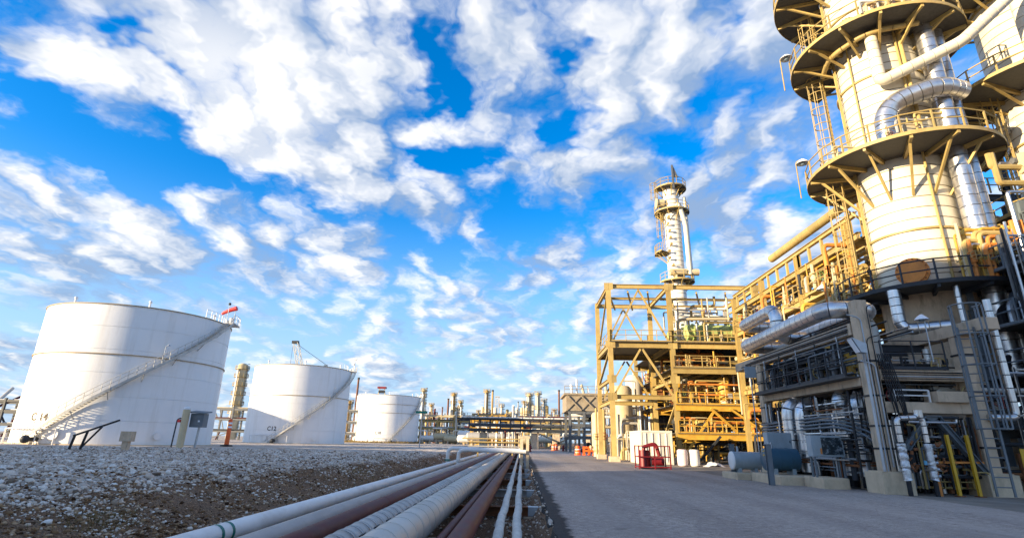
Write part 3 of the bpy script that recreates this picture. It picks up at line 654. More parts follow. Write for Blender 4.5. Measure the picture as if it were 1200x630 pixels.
# ================================================================== storage tanks
def helix(c, r, z0, z1, a0, a1, n): return [Vector((c[0]+r*math.cos(a0+(a1-a0)*k/n), c[1]+r*math.sin(a0+(a1-a0)*k/n), z0+(z1-z0)*k/n)) for k in range(n+1)]
def tank(label, cx, cy, rad, z0, H, code=None, codephi=0, codez=2.6, codesize=1.0, ring=0.63, stair=None, lettermat='letter_black', group='white storage tanks', seams=(), full=True, rings=None):
    th = thing('storage_tank', label, 'storage tank', (cx, cy, z0), group); c = (cx, cy, 0)
    A0 = math.atan2(-cy, -cx); n = 96; nc = 6
    for k in range(nc):
        za, zb = z0+H*k/nc, z0+H*(k+1)/nc; r = rad-0.006*k
        part(MB().lathe(c, [(r, za), (r, zb-0.05), (r-0.035, zb-0.04), (r-0.035, zb)], n), 'shell_course', 'tank_white', th)
    part(MB().lathe(c, [(rad-0.05, z0+H-0.05), (rad*0.5, z0+H+0.42), (0.02, z0+H+0.62)], n), 'roof', 'tank_white', th)
    part(MB().lathe(c, [(rad-0.03, z0+H-0.10), (rad+0.07, z0+H-0.10), (rad+0.07, z0+H), (rad-0.06, z0+H)], n, smooth=False), 'rim', 'tank_rim', th)
    for rg in (rings or [ring]):
        part(MB().lathe(c, [(rad-0.02, z0+H*rg-0.05), (rad+0.10, z0+H*rg-0.05), (rad+0.10, z0+H*rg+0.05), (rad-0.02, z0+H*rg+0.05)], n, smooth=False), 'wind_girder', 'tank_rim', th)
    part(MB().lathe(c, [(rad+0.35, z0-0.2), (rad+0.35, z0+0.10), (rad-0.1, z0+0.12)], n, smooth=False), 'foundation', 'concrete_pale', th)
    if not full: return th
    if stair:
        a0, a1 = A0+R(stair[0]), A0+R(stair[1]); ns = int((a1-a0)*rad/0.26)
        zs, ze = z0+0.15, z0+H+0.1
        for k, r in enumerate((rad+0.92, rad+0.16)):
            m = MB(); P = helix(c, r, zs, ze, a0, a1, 60)
            for p, q in zip(P, P[1:]): m.bar(p, q, 0.05, 0.26)
            if k == 0: st = part(m, 'stairway', 'stair_grey', th)
            else: part(m, 'stringer', 'stair_grey', st)
        m = MB()
        for k in range(ns):
            a = a0+(a1-a0)*(k+0.5)/ns; z = zs+(ze-zs)*(k+0.5)/ns; d = Vector((math.cos(a), math.sin(a), 0)); p = Vector((cx, cy, z))
            m.bar(p+d*(rad+0.18), p+d*(rad+0.90), 0.26, 0.04)
        part(m, 'treads', 'stair_grey', st)
        m = MB(); P = helix(c, rad+0.92, zs, ze, a0, a1, 60)
        for z in (1.05, 0.6):
            m.tube([p+Vector((0, 0, z)) for p in P], 0.028, 6)
        for p in P[::2]: m.bar(p, p+Vector((0, 0, 1.05)), 0.045)
        part(m, 'handrail', 'stair_grey', st)
        for k in range(7):
            a = a0+(a1-a0)*(k+0.6)/7.2; z = zs+(ze-zs)*(k+0.6)/7.2; d = Vector((math.cos(a), math.sin(a), 0)); p = Vector((cx, cy, z))
            part(MB().bar(p+d*(rad-0.02)+Vector((0, 0, -0.9)), p+d*(rad+0.85)+Vector((0, 0, -0.15)), 0.07), 'bracket', 'stair_grey', st)
        # gauger's platform at the head of the stair
        al = a1+1.2/rad
        pl = part(MB().sector(c, rad-0.9, rad+1.0, z0+H+0.10, z0+H+0.16, a1, a1+2.6/rad, 6), 'top_platform', 'stair_grey', th)
        m = MB(); railing(m, arc_pts(c, rad+0.95, z0+H+0.16, a1, a1+2.6/rad, 4), 1.07, 0.03, 9); part(m, 'platform_railing', 'white_paint', pl); m = MB(); railing(m, arc_pts(c, rad-0.85, z0+H+0.16, a1-3.0/rad, a1+2.6/rad, 6), 1.07, 0.03, 9)
        part(m, 'platform_railing', 'white_paint', pl)
        m = MB(); d = Vector((math.cos(al), math.sin(al), 0)); p = Vector((cx, cy, z0+H+0.16))
        m.cyl(p+d*(rad+0.2), p+d*(rad+0.2)+Vector((0, 0, 0.9)), 0.28, 12); m.cyl(p+d*(rad-0.3)+Vector((0, 0, 0)), p+d*(rad-0.3)+Vector((0, 0, 0.6)), 0.2, 12)
        part(m, 'gauge_hatch', 'white_paint', pl)
        # pole lamp half way
        a = a0+(a1-a0)*0.57; z = zs+(ze-zs)*0.57; d = Vector((math.cos(a), math.sin(a), 0)); p = Vector((cx, cy, z))+d*(rad+0.95)
        part(MB().tube([p, p+Vector((0, 0, 1.9)), p+Vector((0.25, 0, 2.1))], 0.04, 6).cyl(p+Vector((0.3, 0, 2.0)), p+Vector((0.3, 0, 2.18)), 0.17, 10, 0.08), 'stair_lamp', 'galv', st)
        # manway, nozzles and the pipe along the foot
        for ph, rr in ((-34, 0.42), (20, 0.30)):
            a = A0+R(ph); d = Vector((math.cos(a), math.sin(a), 0)); p = Vector((cx, cy, z0+1.0))
            part(MB().cyl(p+d*(rad-0.02), p+d*(rad+0.18), rr, 16).cyl(p+d*(rad+0.18), p+d*(rad+0.24), rr*1.3, 16), 'manway', 'tank_white', th)
        a = A0+R(stair[0]+6); P = helix(c, rad+0.5, z0+1.5, z0+1.5, a-0.55, a+0.22, 8)
        m = MB().tube([P[0]-Vector((0, 0, 1.5))]+P+[P[-1]-Vector((0, 0, 1.5))], 0.07, 8)
        for q in P[::3]: m.bar(q, q-Vector((0, 0, 1.6)), 0.08)
        part(m, 'foot_pipe', 'white_paint', th)
        d = Vector((math.cos(a), math.sin(a), 0)); p = Vector((cx, cy, z0+0.5))
        part(MB().cyl(p+d*(rad-0.02), p+d*(rad+1.3), 0.2, 12).sphere(p+d*(rad+1.2), 0.4, 10, 6), 'outlet_valve', 'dark_steel', th)
    if code:
        vs, fs = text2d(code, codesize); a = A0+R(codephi)
        P = [Vector((cx+(rad+0.02)*math.cos(a+v.x/rad), cy+(rad+0.02)*math.sin(a+v.x/rad), z0+codez+v.y)) for v in vs]
        part(MB().add(P, fs), 'painted_number', lettermat, th)
    # small vents round the roof edge
    for k in range(6):
        a = A0+R(-150+50*k); d = Vector((math.cos(a), math.sin(a), 0)); p = Vector((cx, cy, z0+H+0.03))+d*(rad-0.7)
        part(MB().cyl(p, p+Vector((0, 0, 0.75)), 0.10, 10).cyl(p+Vector((0, 0, 0.6)), p+Vector((0, 0, 0.8)), 0.2, 10, 0.12), 'roof_vent', 'white_paint', th)
    return th
TZ = 0.3
T1 = tank('largest and nearest white storage tank marked C 14', -47.24, 64.40, 9.58, TZ, 14.6, 'C 14', -47, 2.3, 1.05, 0.63, (-50, 60), 'letter_brown')
T2 = tank('middle white storage tank marked C12, with a crane behind it', -45.75, 111.6, 9.52, TZ, 14.6, 'C12', -27, 2.3, 1.05, 0.60, (-27, 80))
T3 = tank('farthest white storage tank marked C10', -44.6, 181.3, 10.32, TZ, 14.6, 'C10', -14, 2.6, 1.15, 0.62, (2, 80), rings=[0.62, 0.80])
# unseen tanks added outside the view to shade the foreground and middle tank
tank('unseen tall white tank added behind the camera to shade the foreground', -37.0, -5.5, 13.0, TZ, 20.0, full=False)
tank('unseen wide white tank added out to the left to shade the gravel yard', -88.0, 4.0, 21.0, TZ, 15.3, full=False)
tank('unseen white tank added left of the middle one to shade its lower part', -98.0, 82.0, 9.5, TZ, 14.6, full=False)
# windsock and mast on the first tank
def on_tank(cx, cy, rad, phi, z, dr=0.0):
    a = math.atan2(-cy, -cx)+R(phi); return Vector((cx+(rad+dr)*math.cos(a), cy+(rad+dr)*math.sin(a), z))
p = on_tank(-47.24, 64.4, 9.58, 68, TZ+14.76, 0.4)
th = thing('windsock', 'small red windsock on a thin mast at the head of the first tank stair', 'windsock', p)
part(MB().cyl(p, p+Vector((0, 0, 2.3)), 0.035, 6), 'mast', 'galv', th)
q = p+Vector((0, 0, 2.25))
part(MB().tube([q+Vector((0.1, 0.02, 0.0)), q+Vector((-0.6, 0.0, -0.2)), q+Vector((-1.5, 0.0, -0.62)), q+Vector((-1.7, 0, -0.78))], [0.30, 0.26, 0.20, 0.16], 10), 'sock', 'red_bright', th)
p = on_tank(-47.24, 64.4, 9.58, 58, TZ+14.76, 0.2)
th = thing('beacon_mast', 'thin mast with a small lamp head beside the red windsock', 'mast', p)
part(MB().cyl(p, p+Vector((0, 0, 2.3)), 0.04, 6), 'pole', 'galv', th); part(MB().sphere(p+Vector((0, 0, 2.4)), 0.18, 8, 6), 'lamp_head', 'dark_steel', th)
p = on_tank(-45.75, 111.6, 9.52, 84, TZ+14.76, 0.4)
th = thing('tank_mast', 'short white instrument mast at the stair head of the middle tank', 'mast', p)
part(MB().cyl(p, p+Vector((0, 0, 2.6)), 0.10, 8), 'pole', 'white_paint', th); part(MB().cbox(p+Vector((0, 0, 2.7)), (0.7, 0.5, 0.45)).cbox(p+Vector((-0.3, 0, 1.6)), (0.5, 0.4, 0.5)), 'instrument_box', 'white_paint', th)
# crane standing behind the middle tank
def lattice(mb, p, q, w, seg, r=0.05):
    p, q = Vector(p), Vector(q); d = (q-p); u, v = perp(d); n = max(2, int(d.length/seg)); c = [(-1,-1),(1,-1),(1,1),(-1,1)]
    for a, b in c: mb.bar(p+(u*a+v*b)*w/2, q+(u*a+v*b)*w/2, r*2)
    for k in range(n):
        P, Q = p+d*k/n, p+d*(k+1)/n
        for j in range(4):
            a, b = c[j], c[(j+1) % 4]
            if k % 2: a, b = b, a
            mb.bar(P+(u*a[0]+v*a[1])*w/2, Q+(u*b[0]+v*b[1])*w/2, r*1.3)
    return mb
YC = 150
b0, b1, m1 = at(364, 452, YC), at(347, 402, YC), at(382, 427, YC)
base = Vector((b0.x+1.5, YC, 0.3))
th = thing('crane', 'lattice boom crane rising behind the middle tank', 'crane', base)
part(lattice(MB(), base+Vector((0, 0, 2.2)), b1, 1.3, 1.5, 0.07), 'boom', 'stair_grey', th)
part(MB().cbox(b1+Vector((-.2, 0, .3)), (1.8, 0.9, 0.8)), 'boom_head', 'dark_steel', th)
part(lattice(MB(), base+Vector((2, 0, 2.5)), m1, 0.7, 1.5, 0.05), 'mast', 'dark_steel', th)
m = MB().cyl(b1, m1, 0.06, 5).cyl(m1, base+Vector((5, 0, 3)), 0.06, 5); part(m, 'pendant_cable', 'dark_steel', th)
part(MB().cyl(b1+Vector((-.8, 0, 0)), b1+Vector((-.8, 0, -7)), 0.04, 5).cbox(b1+Vector((-.8, 0, -7.3)), (0.5, 0.4, 0.9)), 'hoist_line', 'dark_steel', th)
part(MB().box(base+Vector((-2, -1.6, 1.1)), base+Vector((5.5, 1.6, 3.2))), 'cab', 'yellow_paint', th)
for s in (-2.2, 2.2): part(MB().box(base+Vector((-3, s-0.5, -0.02)), base+Vector((4, s+0.5, 1.1))), 'crawler_track', 'dark_steel', th)
# red-topped frame on the far tank
p = at(447, 463, 181); p.z = TZ+14.6+0.35
th = thing('roof_winch', 'red and white winch frame standing on the farthest tank', 'frame', p)
for dx in (-1.2, 1.2): part(MB().bar(p+Vector((dx, 0, 0)), p+Vector((dx*0.7, 0, 2.3)), 0.25), 'leg', 'cream_pale', th)
part(MB().box(p+Vector((-1.4, -0.8, 2.3)), p+Vector((1.4, 0.8, 2.9))), 'top', 'red_paint', th)
part(MB().cyl(p+Vector((-1, 0, 1.3)), p+Vector((1, 0, 1.3)), 0.5, 12), 'drum', 'dark_steel', th)

# ================================================================== small things on the gravel flat
def gpt(px, py):
    p = gz(px, py, 0.3); p.z = gh(p.x, p.y); return p
p = gpt(210, 525); k = p.y/622*0.96
th = thing('bollard', 'thick cream bollard post with a white cap standing beside the grey control box', 'bollard', p)
part(MB().cyl(p-Vector((0, 0, .1)), p+Vector((0, 0, 45*k)), 4.0*k, 16), 'post', 'cream_pale', th); part(MB().sphere(p+Vector((0, 0, 45*k)), 4.3*k, 16, 8, 0.6), 'cap', 'white_paint', th)
part(MB().cbox(p+Vector((-4.6*k, -3*k, 31*k)), (2.6*k, 3*k, 3.2*k)), 'red_tag', 'red_bright', th)
q = p+Vector((11*k, 0.8, 0)); q.z = gh(q.x, q.y)
th = thing('control_box', 'grey control box with sloping hood on two thin legs by the first tank', 'control box', q)
part(MB().box(q+Vector((-8*k, -5*k, 24*k)), q+Vector((8*k, 5*k, 40*k))), 'cabinet', 'blue_steel', th)
part(MB().poly([q+Vector((-9.5*k, -8*k, 40.5*k)), q+Vector((11*k, -8*k, 39.5*k)), q+Vector((11*k, 6*k, 41.5*k)), q+Vector((-9.5*k, 6*k, 42.5*k))], 1.3*k, (0, 0, 1)), 'hood', 'blue_steel', th)
part(MB().cbox(q+Vector((3*k, -5.2*k, 31*k)), (2*k, 0.6*k, 2*k)), 'latch', 'lens_white', th)
for dx, dy in ((-1, 2), (2.5, -2)): part(MB().bar(q+Vector((dx*k, dy*k, -0.1)), q+Vector((dx*k+1.2*k, dy*k, 24*k)), 1.1*k), 'leg', 'galv', th)
q = p+Vector((-10*k, 0.1, 0)); q.z = gh(q.x, q.y)
th = thing('pipe_hoop', 'dark bent pipe handrail leaning against the cream bollard', 'handrail', q)
part(MB().tube([q-Vector((1*k, 0, .1)), q+Vector((0, 0, 33*k)), q+Vector((9*k, 0, 35*k))], 0.8*k, 8, bendr=3*k), 'rail', 'dark_steel', th)
p = gpt(265, 523); k = p.y/622*0.92
th = thing('traffic_delineator', 'orange traffic delineator tube on a black base near the first tank', 'traffic cone', p)
part(MB().lathe(p, [(7.2*k, 0), (7.0*k, 1.2*k), (4*k, 1.7*k), (2.4*k, 2.0*k)], 8, smooth=False), 'base', 'black_pipe', th)
part(MB().lathe(p, [(2.7*k, 2*k), (2.2*k, 30*k), (1.6*k, 31.5*k), (0.05, 32*k)], 14), 'tube', 'orange_plastic', th)
for z in (21, 25.5): part(MB().lathe(p, [(2.5*k, z*k), (2.44*k, (z+2.3)*k)], 14), 'reflective_band', 'lens_white', th)
p = gpt(146, 527); k = p.y/622*1.08
th = thing('marker_block', 'small grey concrete block on a short post in the gravel', 'concrete block', p)
part(MB().box(p+Vector((-5.5*k, -4*k, 9*k)), p+Vector((5.5*k, 4*k, 19*k))), 'block', 'concrete', th); part(MB().box(p+Vector((-3*k, -2.5*k, -.2)), p+Vector((3*k, 2.5*k, 9*k))), 'post', 'concrete', th)
p0, p1, p2 = gpt(80, 527), gpt(93, 527), gpt(120, 529); k = p0.y/622*1.1
th = thing('stair_handrail', 'black steel handrail sloping up on two posts in the gravel', 'handrail', p0)
a = p0+Vector((3*k, 0, 14*k)); b_ = p0+Vector((46*k, 0, 30*k))
part(MB().bar(p0-Vector((0, 0, .1)), a, 1.7*k), 'post', 'black_pipe', th); part(MB().bar(p1-Vector((0, 0, .1)), p1+Vector((4*k, 0, 19*k)), 1.7*k), 'post', 'black_pipe', th)
part(MB().bar(a+Vector((-1.5*k, 0, -0.2*k)), b_, 1.6*k, 1.6*k), 'rail', 'black_pipe', th); part(MB().bar(p1+Vector((0, 0, 1*k)), p1+Vector((18*k, 0, 23*k)), 1.4*k), 'brace', 'black_pipe', th)
p = gz(491, 527, 0.2); p.z = gh(p.x, p.y); k = p.y/622*1.03
th = thing('street_sign', 'green street name sign on a thin pole at the top of the bank', 'street sign', p)
part(MB().cyl(p-Vector((0, 0, .2)), p+Vector((0.8*k, 0, 52*k)), 0.65*k, 8), 'pole', 'galv', th)
part(MB().cbox(p+Vector((0, -0.6*k, 38.5*k)), (13*k, 0.4*k, 2.6*k)), 'name_plate', 'sign_green', th)
# dry grass at the foot of the farthest tank
rnd = random.Random(5); m = MB()
for i in range(1400):
    a = math.atan2(-181.3, 44.6)+R(rnd.uniform(-95, 70)); r = 10.6+abs(rnd.gauss(0, 0.9)); p = Vector((-44.6+r*math.cos(a), 181.3+r*math.sin(a), 0.25)); h = rnd.uniform(0.35, 0.9); d = Vector((rnd.uniform(-.3, .3), rnd.uniform(-.3, .3), h))
    m.add([p+Vector((-0.10, 0, 0)), p+Vector((0.10, 0, 0)), p+d], [(0, 1, 2)])
o = bpy.data.objects.new('dry_grass', m.mesh('dry_grass', 'dry_grass')); COL.objects.link(o); tag(o, 'fringe of dry brown grass round the foot of the farthest tank', 'grass', None, 'stuff')
rnd = random.Random(8); m = MB()
for i in range(2600):
    cl = rnd.choice([(455, 555, .8), (470, 552, .9), (440, 545, .7), (500, 545, .8), (430, 560, .5), (415, 552, .5), (120, 600, .3)]); q = gz(cl[0], cl[1], -0.05)
    x, y = q.x+rnd.gauss(0, cl[2]), q.y+rnd.gauss(0, cl[2]*1.8)
    if x > -5.6: continue
    p = Vector((x, y, gh(x, y)-0.01)); h = rnd.uniform(0.04, 0.16); d = Vector((rnd.uniform(-.08, .08), rnd.uniform(-.08, .08), h))
    m.add([p+Vector((-0.008, 0, 0)), p+Vector((0.008, 0, 0)), p+d], [(0, 1, 2)])
o = bpy.data.objects.new('bank_grass', m.mesh('bank_grass', 'dry_grass')); COL.objects.link(o); tag(o, 'sparse dry weeds growing on the earth bank beside the pipes', 'grass', None, 'stuff')

# ================================================================== far plant: columns, stacks, racks
def wpx(Y, z=20): return (Y*0.951+z*0.309)/FPX          # metres per photo pixel at that distance
def far_column(px, ytop, w_, Y, label, ml='gold_stack', kind='column', cat='column', plats=(), z0=0.0, cap=True):
    p = at(px, ytop, Y); k = wpx(Y, p.z); r = w_*k/2; base = Vector((p.x, Y, z0))
    th = thing({'column': 'process_column', 'stack': 'flue_stack', 'vessel': 'vertical_vessel'}[kind], label, cat, base)
    H = p.z-z0
    if kind == 'stack':
        part(MB().lathe(base, [(r*1.25, 0), (r*1.05, H*0.5), (r*0.95, H), (r*0.6, H)], 12), 'shell', ml, th)
        part(MB().lathe(base, [(r*1.1, H*0.97), (r*1.18, H*0.97), (r*1.18, H), (r*1.1, H)], 12, smooth=False), 'top_ring', 'dark_steel', th)
    else:
        n = 5
        for i in range(n):
            part(MB().lathe(base, [(r, H*i/n), (r, H*(i+1)/n-0.15), (r*0.97, H*(i+1)/n-0.1), (r*0.97, H*(i+1)/n)], 14), 'shell_section', ml, th)
        part(MB().sphere(base+Vector((0, 0, H)), r*0.97, 14, 8, 0.5), 'head', ml, th)
    for f in plats:
        z = H*f
        part(MB().sector(base, r*0.98, r+0.55+0.15*r, z-0.12, z, 0, 2*math.pi, 12), 'platform', 'cream', th)
        m = MB(); railing(m, arc_pts(base, r+0.5+0.15*r, z, 0, 2*math.pi, 8), 1.1, 0.05, 9, False); part(m, 'railing', 'cream', th)
    if kind == 'column':
        m = MB()
        for s in (-0.25, 0.25): m.bar(base+Vector((r+0.3, s, 1)), base+Vector((r+0.3, s, H)), 0.12)
        for i in range(int(H/1.2)): m.ring(base+Vector((r+0.4, 0, 2+i*1.2)), 0.45, 0.05, (0, 0, 1), 8, 4)
        part(m, 'caged_ladder', 'dark_steel', th)
        part(MB().tube([base+Vector((-0.2*r, -r-0.45, 1)), base+Vector((-0.2*r, -r-0.45, H*0.93)), base+Vector((-0.2*r, -0.2*r, H*0.96))], 0.28, 8, bendr=0.8), 'overhead_line', 'alu_dull', th)
    return th
YF = 235
far_column(497, 456, 4.2, 215, 'slim pale column with ring platforms just right of the farthest tank', 'cream_pale', plats=(0.55, 0.72, 0.86, 0.97))
far_column(503.5, 482, 1.4, 230, 'short dark stack right of the slim platformed column', 'rust_stack', 'stack', 'stack')
far_column(499.8, 490, 2.4, 228, 'short yellow vessel under the slim platformed column', 'yellow_steel', 'vessel', 'vessel')
far_column(505.6, 474, 3.4, 240, 'brown column with a gold lower half beside the pair of rust stacks', 'gold_stack', plats=(0.6, 0.98))
far_column(510, 482, 2.2, 236, 'rust brown stack, left of a close pair', 'rust_stack', 'stack', 'stack')
far_column(512.3, 482.5, 1.6, 236, 'rust brown stack, right of a close pair', 'rust_stack', 'stack', 'stack')
far_column(518.6, 476.5, 1.6, 236, 'lone thin brown stack between the rust pair and the tall dark stack', 'rust_stack', 'stack', 'stack')
far_column(525.6, 466.5, 2.2, 236, 'tall dark brown stack just left of the gold column', 'rust_stack', 'stack', 'stack')
far_column(532, 461, 4.6, 240, 'tall gold column with a slanted ladder side, left of centre', 'gold_stack', plats=(0.5, 0.65, 0.8, 0.97))
far_column(539.8, 470, 3.6, 246, 'cream column with rough platforms right of the gold column', 'cream', plats=(0.55, 0.7, 0.85, 0.97))
far_column(570.6, 457.5, 4.6, 200, 'wide gold column left of the tall brown stack over the pipe bridge', 'gold_stack', plats=(0.6, 0.97))
far_column(577.5, 456.5, 2.3, 205, 'tall brown stack beside the wide gold column', 'gold_stack', 'stack', 'stack')
far_column(607.3, 470, 1.2, 240, 'very thin grey stack standing alone near the middle', 'grey_pipe', 'stack', 'stack')
far_column(620.3, 461.5, 6.0, 210, 'left of two stout cream columns beyond the pipe bridge', 'cream_pale', plats=(0.62, 0.78, 0.97))
far_column(630.3, 460.5, 5.2, 205, 'right of two stout cream columns beyond the pipe bridge', 'cream_pale', plats=(0.7, 0.98))
far_column(617.0, 478, 4.2, 200, 'shorter cream vessel in front of the stout columns', 'cream_pale', 'vessel', 'vessel', plats=(0.85,))
far_column(637.8, 468.5, 3.2, 215, 'slim pale column right of the two stout cream ones', 'jacket', plats=(0.75, 0.85, 0.97))
far_column(655.0, 456.5, 2.2, 200, 'tall red brown stack standing alone left of the cooler structure', 'rust_stack', 'stack', 'stack')
far_column(646.4, 482, 1.3, 205, 'short dark stack between the pale column and the red brown stack', 'rust_stack', 'stack', 'stack')
far_column(598.5, 483, 5.0, 200, 'squat cream vessel at the end of the pipe bridge', 'cream_pale', 'vessel', 'vessel', plats=(0.9,))
far_column(606, 478, 3.5, 202, 'pale vessel with a bent overhead pipe near the middle', 'jacket', plats=(0.85,))
far_column(643.5, 486, 4.0, 195, 'short cream vessel under the slim pale column', 'cream_pale', 'vessel', 'vessel', plats=(0.9,))
far_column(591, 487, 4.0, 198, 'short pale vessel left of the squat cream one', 'jacket', 'vessel', 'vessel', plats=(0.9,))
far_column(285, 428, 11, 190, 'stout cream column ringed by platforms between the first two tanks', 'cream_pale', plats=(0.35, 0.47, 0.6, 0.72, 0.84, 0.95))
far_column(410, 470, 5, 205, 'gold column behind the middle tank on its right side', 'gold_stack', plats=(0.7, 0.95))
far_column(420.5, 442, 2.4, 205, 'tall dark stack rising between the middle and farthest tanks', 'rust_stack', 'stack', 'stack')
far_column(404.5, 472, 3.5, 210, 'cream vessel half hidden behind the middle tank', 'cream_pale', 'vessel', 'vessel', plats=(0.9,))
rg = random.Random(12)
SK = [(494, 494), (500.5, 486), (515, 489), (521.5, 484), (528.5, 480), (536, 478), (544, 484), (549, 487), (555, 485), (560.5, 481), (565.5, 477), (574.5, 480), (580.5, 478), (588, 474), (594.5, 480), (602.5, 476), (611.5, 478), (614, 470), (624.8, 474), (634.5, 478), (641, 476), (649.5, 480), (652.3, 486), (659, 483), (663, 478), (667, 485)]
SKL = ["short vessel tucked against the farthest tank's right side", 'small column just right of the slim platformed column', 'short vessel between the rust pair and the lone thin stack', 'thin stack just right of the lone thin brown stack', 'short vessel between the tall dark stack and the gold column', 'small column squeezed between the gold and rough cream columns', 'short vessel right of the rough platformed cream column', 'thin stack at the left end of the dark pipe bridge', 'short vessel above the left end of the pipe bridge', 'small column above the left bridge pier', 'short vessel touching the wide gold column on its left', 'thin stack between the wide gold column and tall brown stack', 'short vessel just left of the lattice tower', 'small column right of the lattice tower', 'short vessel between the short pale and squat cream vessels', 'thin stack between the squat cream vessel and bent pipe vessel', 'short vessel just right of the very thin grey stack', 'small column left of the twin stout columns', 'short vessel between the twin stout columns', 'thin stack right of the twin stout columns', 'short vessel just right of the slim pale column', 'small column left of the tall red brown stack', 'short vessel directly left of the red brown stack base', 'thin stack right of the tall red brown stack', 'short vessel left of the air cooler structure', 'small column touching the left edge of the air cooler structure']
for k, (px, yt) in enumerate(SK):
    kd = ['vessel', 'column', 'vessel', 'stack'][k % 4]; ml = ['jacket', 'gold_stack', 'cream_pale', 'rust_stack', 'cream', 'white_paint'][(k*5) % 6] if kd != 'stack' else ['rust_stack', 'grey_pipe'][k % 2]
    far_column(px, yt, {'vessel': rg.uniform(3, 4.5), 'column': rg.uniform(2, 3.2), 'stack': rg.uniform(1, 1.6)}[kd], rg.uniform(186, 250), SKL[k], ml, kd, 'stack' if kd == 'stack' else 'column', plats=(0.7, 0.95) if kd == 'column' else ())
# thin lattice tower
p = at(583, 465, 215); th = thing('lattice_tower', 'thin pale lattice tower right of the brown stack', 'lattice tower', (p.x, 215, 0))
part(lattice(MB(), (p.x, 215, 0), (p.x, 215, p.z), 1.3, 1.6, 0.09), 'lattice', 'stair_grey', th)
part(MB().box((p.x-0.9, 214.1, p.z), (p.x+0.9, 215.9, p.z+0.3)), 'head', 'stair_grey', th)

def far_rack(label, px0, px1, Y, levels, ml='cream', depth=6.0, bay=6.0, seed=1, pipes=4, pm=('white_pipe', 'cream_pale', 'alu_dull', 'maroon', 'dark_steel'), z0=0.0, name='pipe_rack', diag=True, pr=0.25):
    rg = random.Random(seed); x0, x1 = at(px0, 500, Y).x, at(px1, 500, Y).x
    th = thing(name, label, 'pipe rack', ((x0+x1)/2, Y, z0)); n = max(1, round((x1-x0)/bay)); zt = levels[-1]
    for yy in (Y, Y+depth):
        for k in range(n+1):
            x = x0+(x1-x0)*k/n; part(MB().bar((x, yy, z0-0.1), (x, yy, zt+0.4), 0.45), 'post', ml, th)
        for z in levels: part(MB().bar((x0-0.5, yy, z-0.25), (x1+0.5, yy, z-0.25), 0.28, 0.49), 'beam', ml, th)
    if diag:
        for k in range(0, n, 2):
            xa, xb = x0+(x1-x0)*k/n, x0+(x1-x0)*(k+1)/n; part(MB().bar((xa, Y-0.26, z0+0.3), (xb, Y-0.26, levels[0]-0.5), 0.25), 'brace', ml, th)
    for z in levels:
        for j in range(pipes):
            r = rg.uniform(0.5, 1.0)*pr; yy = Y+0.5+(depth-1)*j/max(1, pipes-1); part(MB().cyl((x0-rg.uniform(0, 3), yy, z+r), (x1+rg.uniform(0, 3), yy, z+r), r, 8), 'pipe', rg.choice(pm), th)
    for k in range(int((x1-x0)/2.2)):
        x = rg.uniform(x0, x1); za = rg.choice([z0]+list(levels[:-1])); part(MB().cyl((x, Y+rg.uniform(0, depth), za), (x, Y+rg.uniform(0, depth), za+rg.uniform(2, 6)), rg.uniform(0.12, 0.4), 8), 'riser', rg.choice(pm), th)
    return th
far_rack('long low pale pipe rack right of the farthest tank', 492, 552, 190, [2.5, 5.5, 8.0], 'cream', seed=2)
far_rack('pale two tier rack behind the long low one', 500, 566, 225, [5, 9, 11], 'cream_pale', seed=3)
far_rack('dark pipe rack and equipment between the first and middle tanks', 244, 296, 165, [3, 6.5, 9.5], 'grey_steel', seed=5)
far_rack('dark pipe rack seen in the gap right of the middle tank', 402, 418, 175, [3, 6.5, 10], 'grey_steel', seed=6)
far_rack('dark blue pipe rack at the left edge behind the first tank', -60, 26, 120, [3.2, 6.0, 8.2], 'dark_steel', seed=7, pr=0.13, depth=9)
far_rack('golden pipe rack just beyond the dark pipe bridge, left half', 552, 612, 150, [2.2, 5.0, 7.4], 'yellow_steel', seed=18, pr=0.3)
far_rack('golden pipe rack just beyond the dark pipe bridge, right half', 614, 668, 158, [2.4, 5.4, 8.2], 'cream', seed=19, pr=0.3)
far_rack('cream equipment frame carrying the wide gold column', 560, 592, 196, [6, 10.5], 'yellow_steel', depth=9, seed=8)
far_rack('cream equipment frame under the stout twin columns', 596, 665, 192, [4.5, 8.0], 'cream', depth=9, seed=9)
# dark pipe bridge over the end of the road
YB = 128
x0, x1 = at(550, 500, YB).x, at(694, 500, YB).x
zs = [at(600, y, YB).z for y in (503.5, 497.5, 490.0)]
th = thing('pipe_bridge', 'dark steel pipe bridge of three tiers crossing the end of the road', 'pipe bridge', ((x0+x1)/2, YB, 0))
for yy in (YB, YB+4):
    for j, z in enumerate(zs):
        a = x0-(3 if j == 2 else 0); part(MB().bar((a, yy, z-0.2), (x1, yy, z-0.2), 0.3, 0.35), 'chord', 'dark_steel', th)
    n = 12
    for k in range(n+1):
        x = x0+(x1-x0)*k/n; part(MB().bar((x, yy, zs[0]), (x, yy, zs[2]-0.38), 0.2), 'post', 'dark_steel', th)
for j, z in enumerate(zs):
    for k in range(4): part(MB().cyl((x0-2, YB+0.4+0.95*k, z+0.16), (x1, YB+0.4+0.95*k, z+0.16), 0.09+0.04*((k*7+j) % 3), 8), 'pipe', ['dark_steel', 'blue_steel', 'white_pipe', 'dark_steel', 'cream_pale'][(k+j) % 5], th)
for px in (566, 627, 652, 692):
    x = at(px, 500, YB).x; part(MB().box((x-0.8, YB+0.6, -0.1), (x+0.8, YB+3.4, zs[0]-0.61)), 'pier', 'concrete', th)
x = at(632, 500, YB).x; part(MB().bar((x, YB+0.3, zs[0]-0.7), (x+7.5, YB+0.3, 0.2), 0.3), 'brace', 'dark_steel', th)
part(MB().bar((x+9, YB+0.3, zs[0]-0.7), (x+1.5, YB+0.3, 0.2), 0.3), 'brace', 'dark_steel', th)
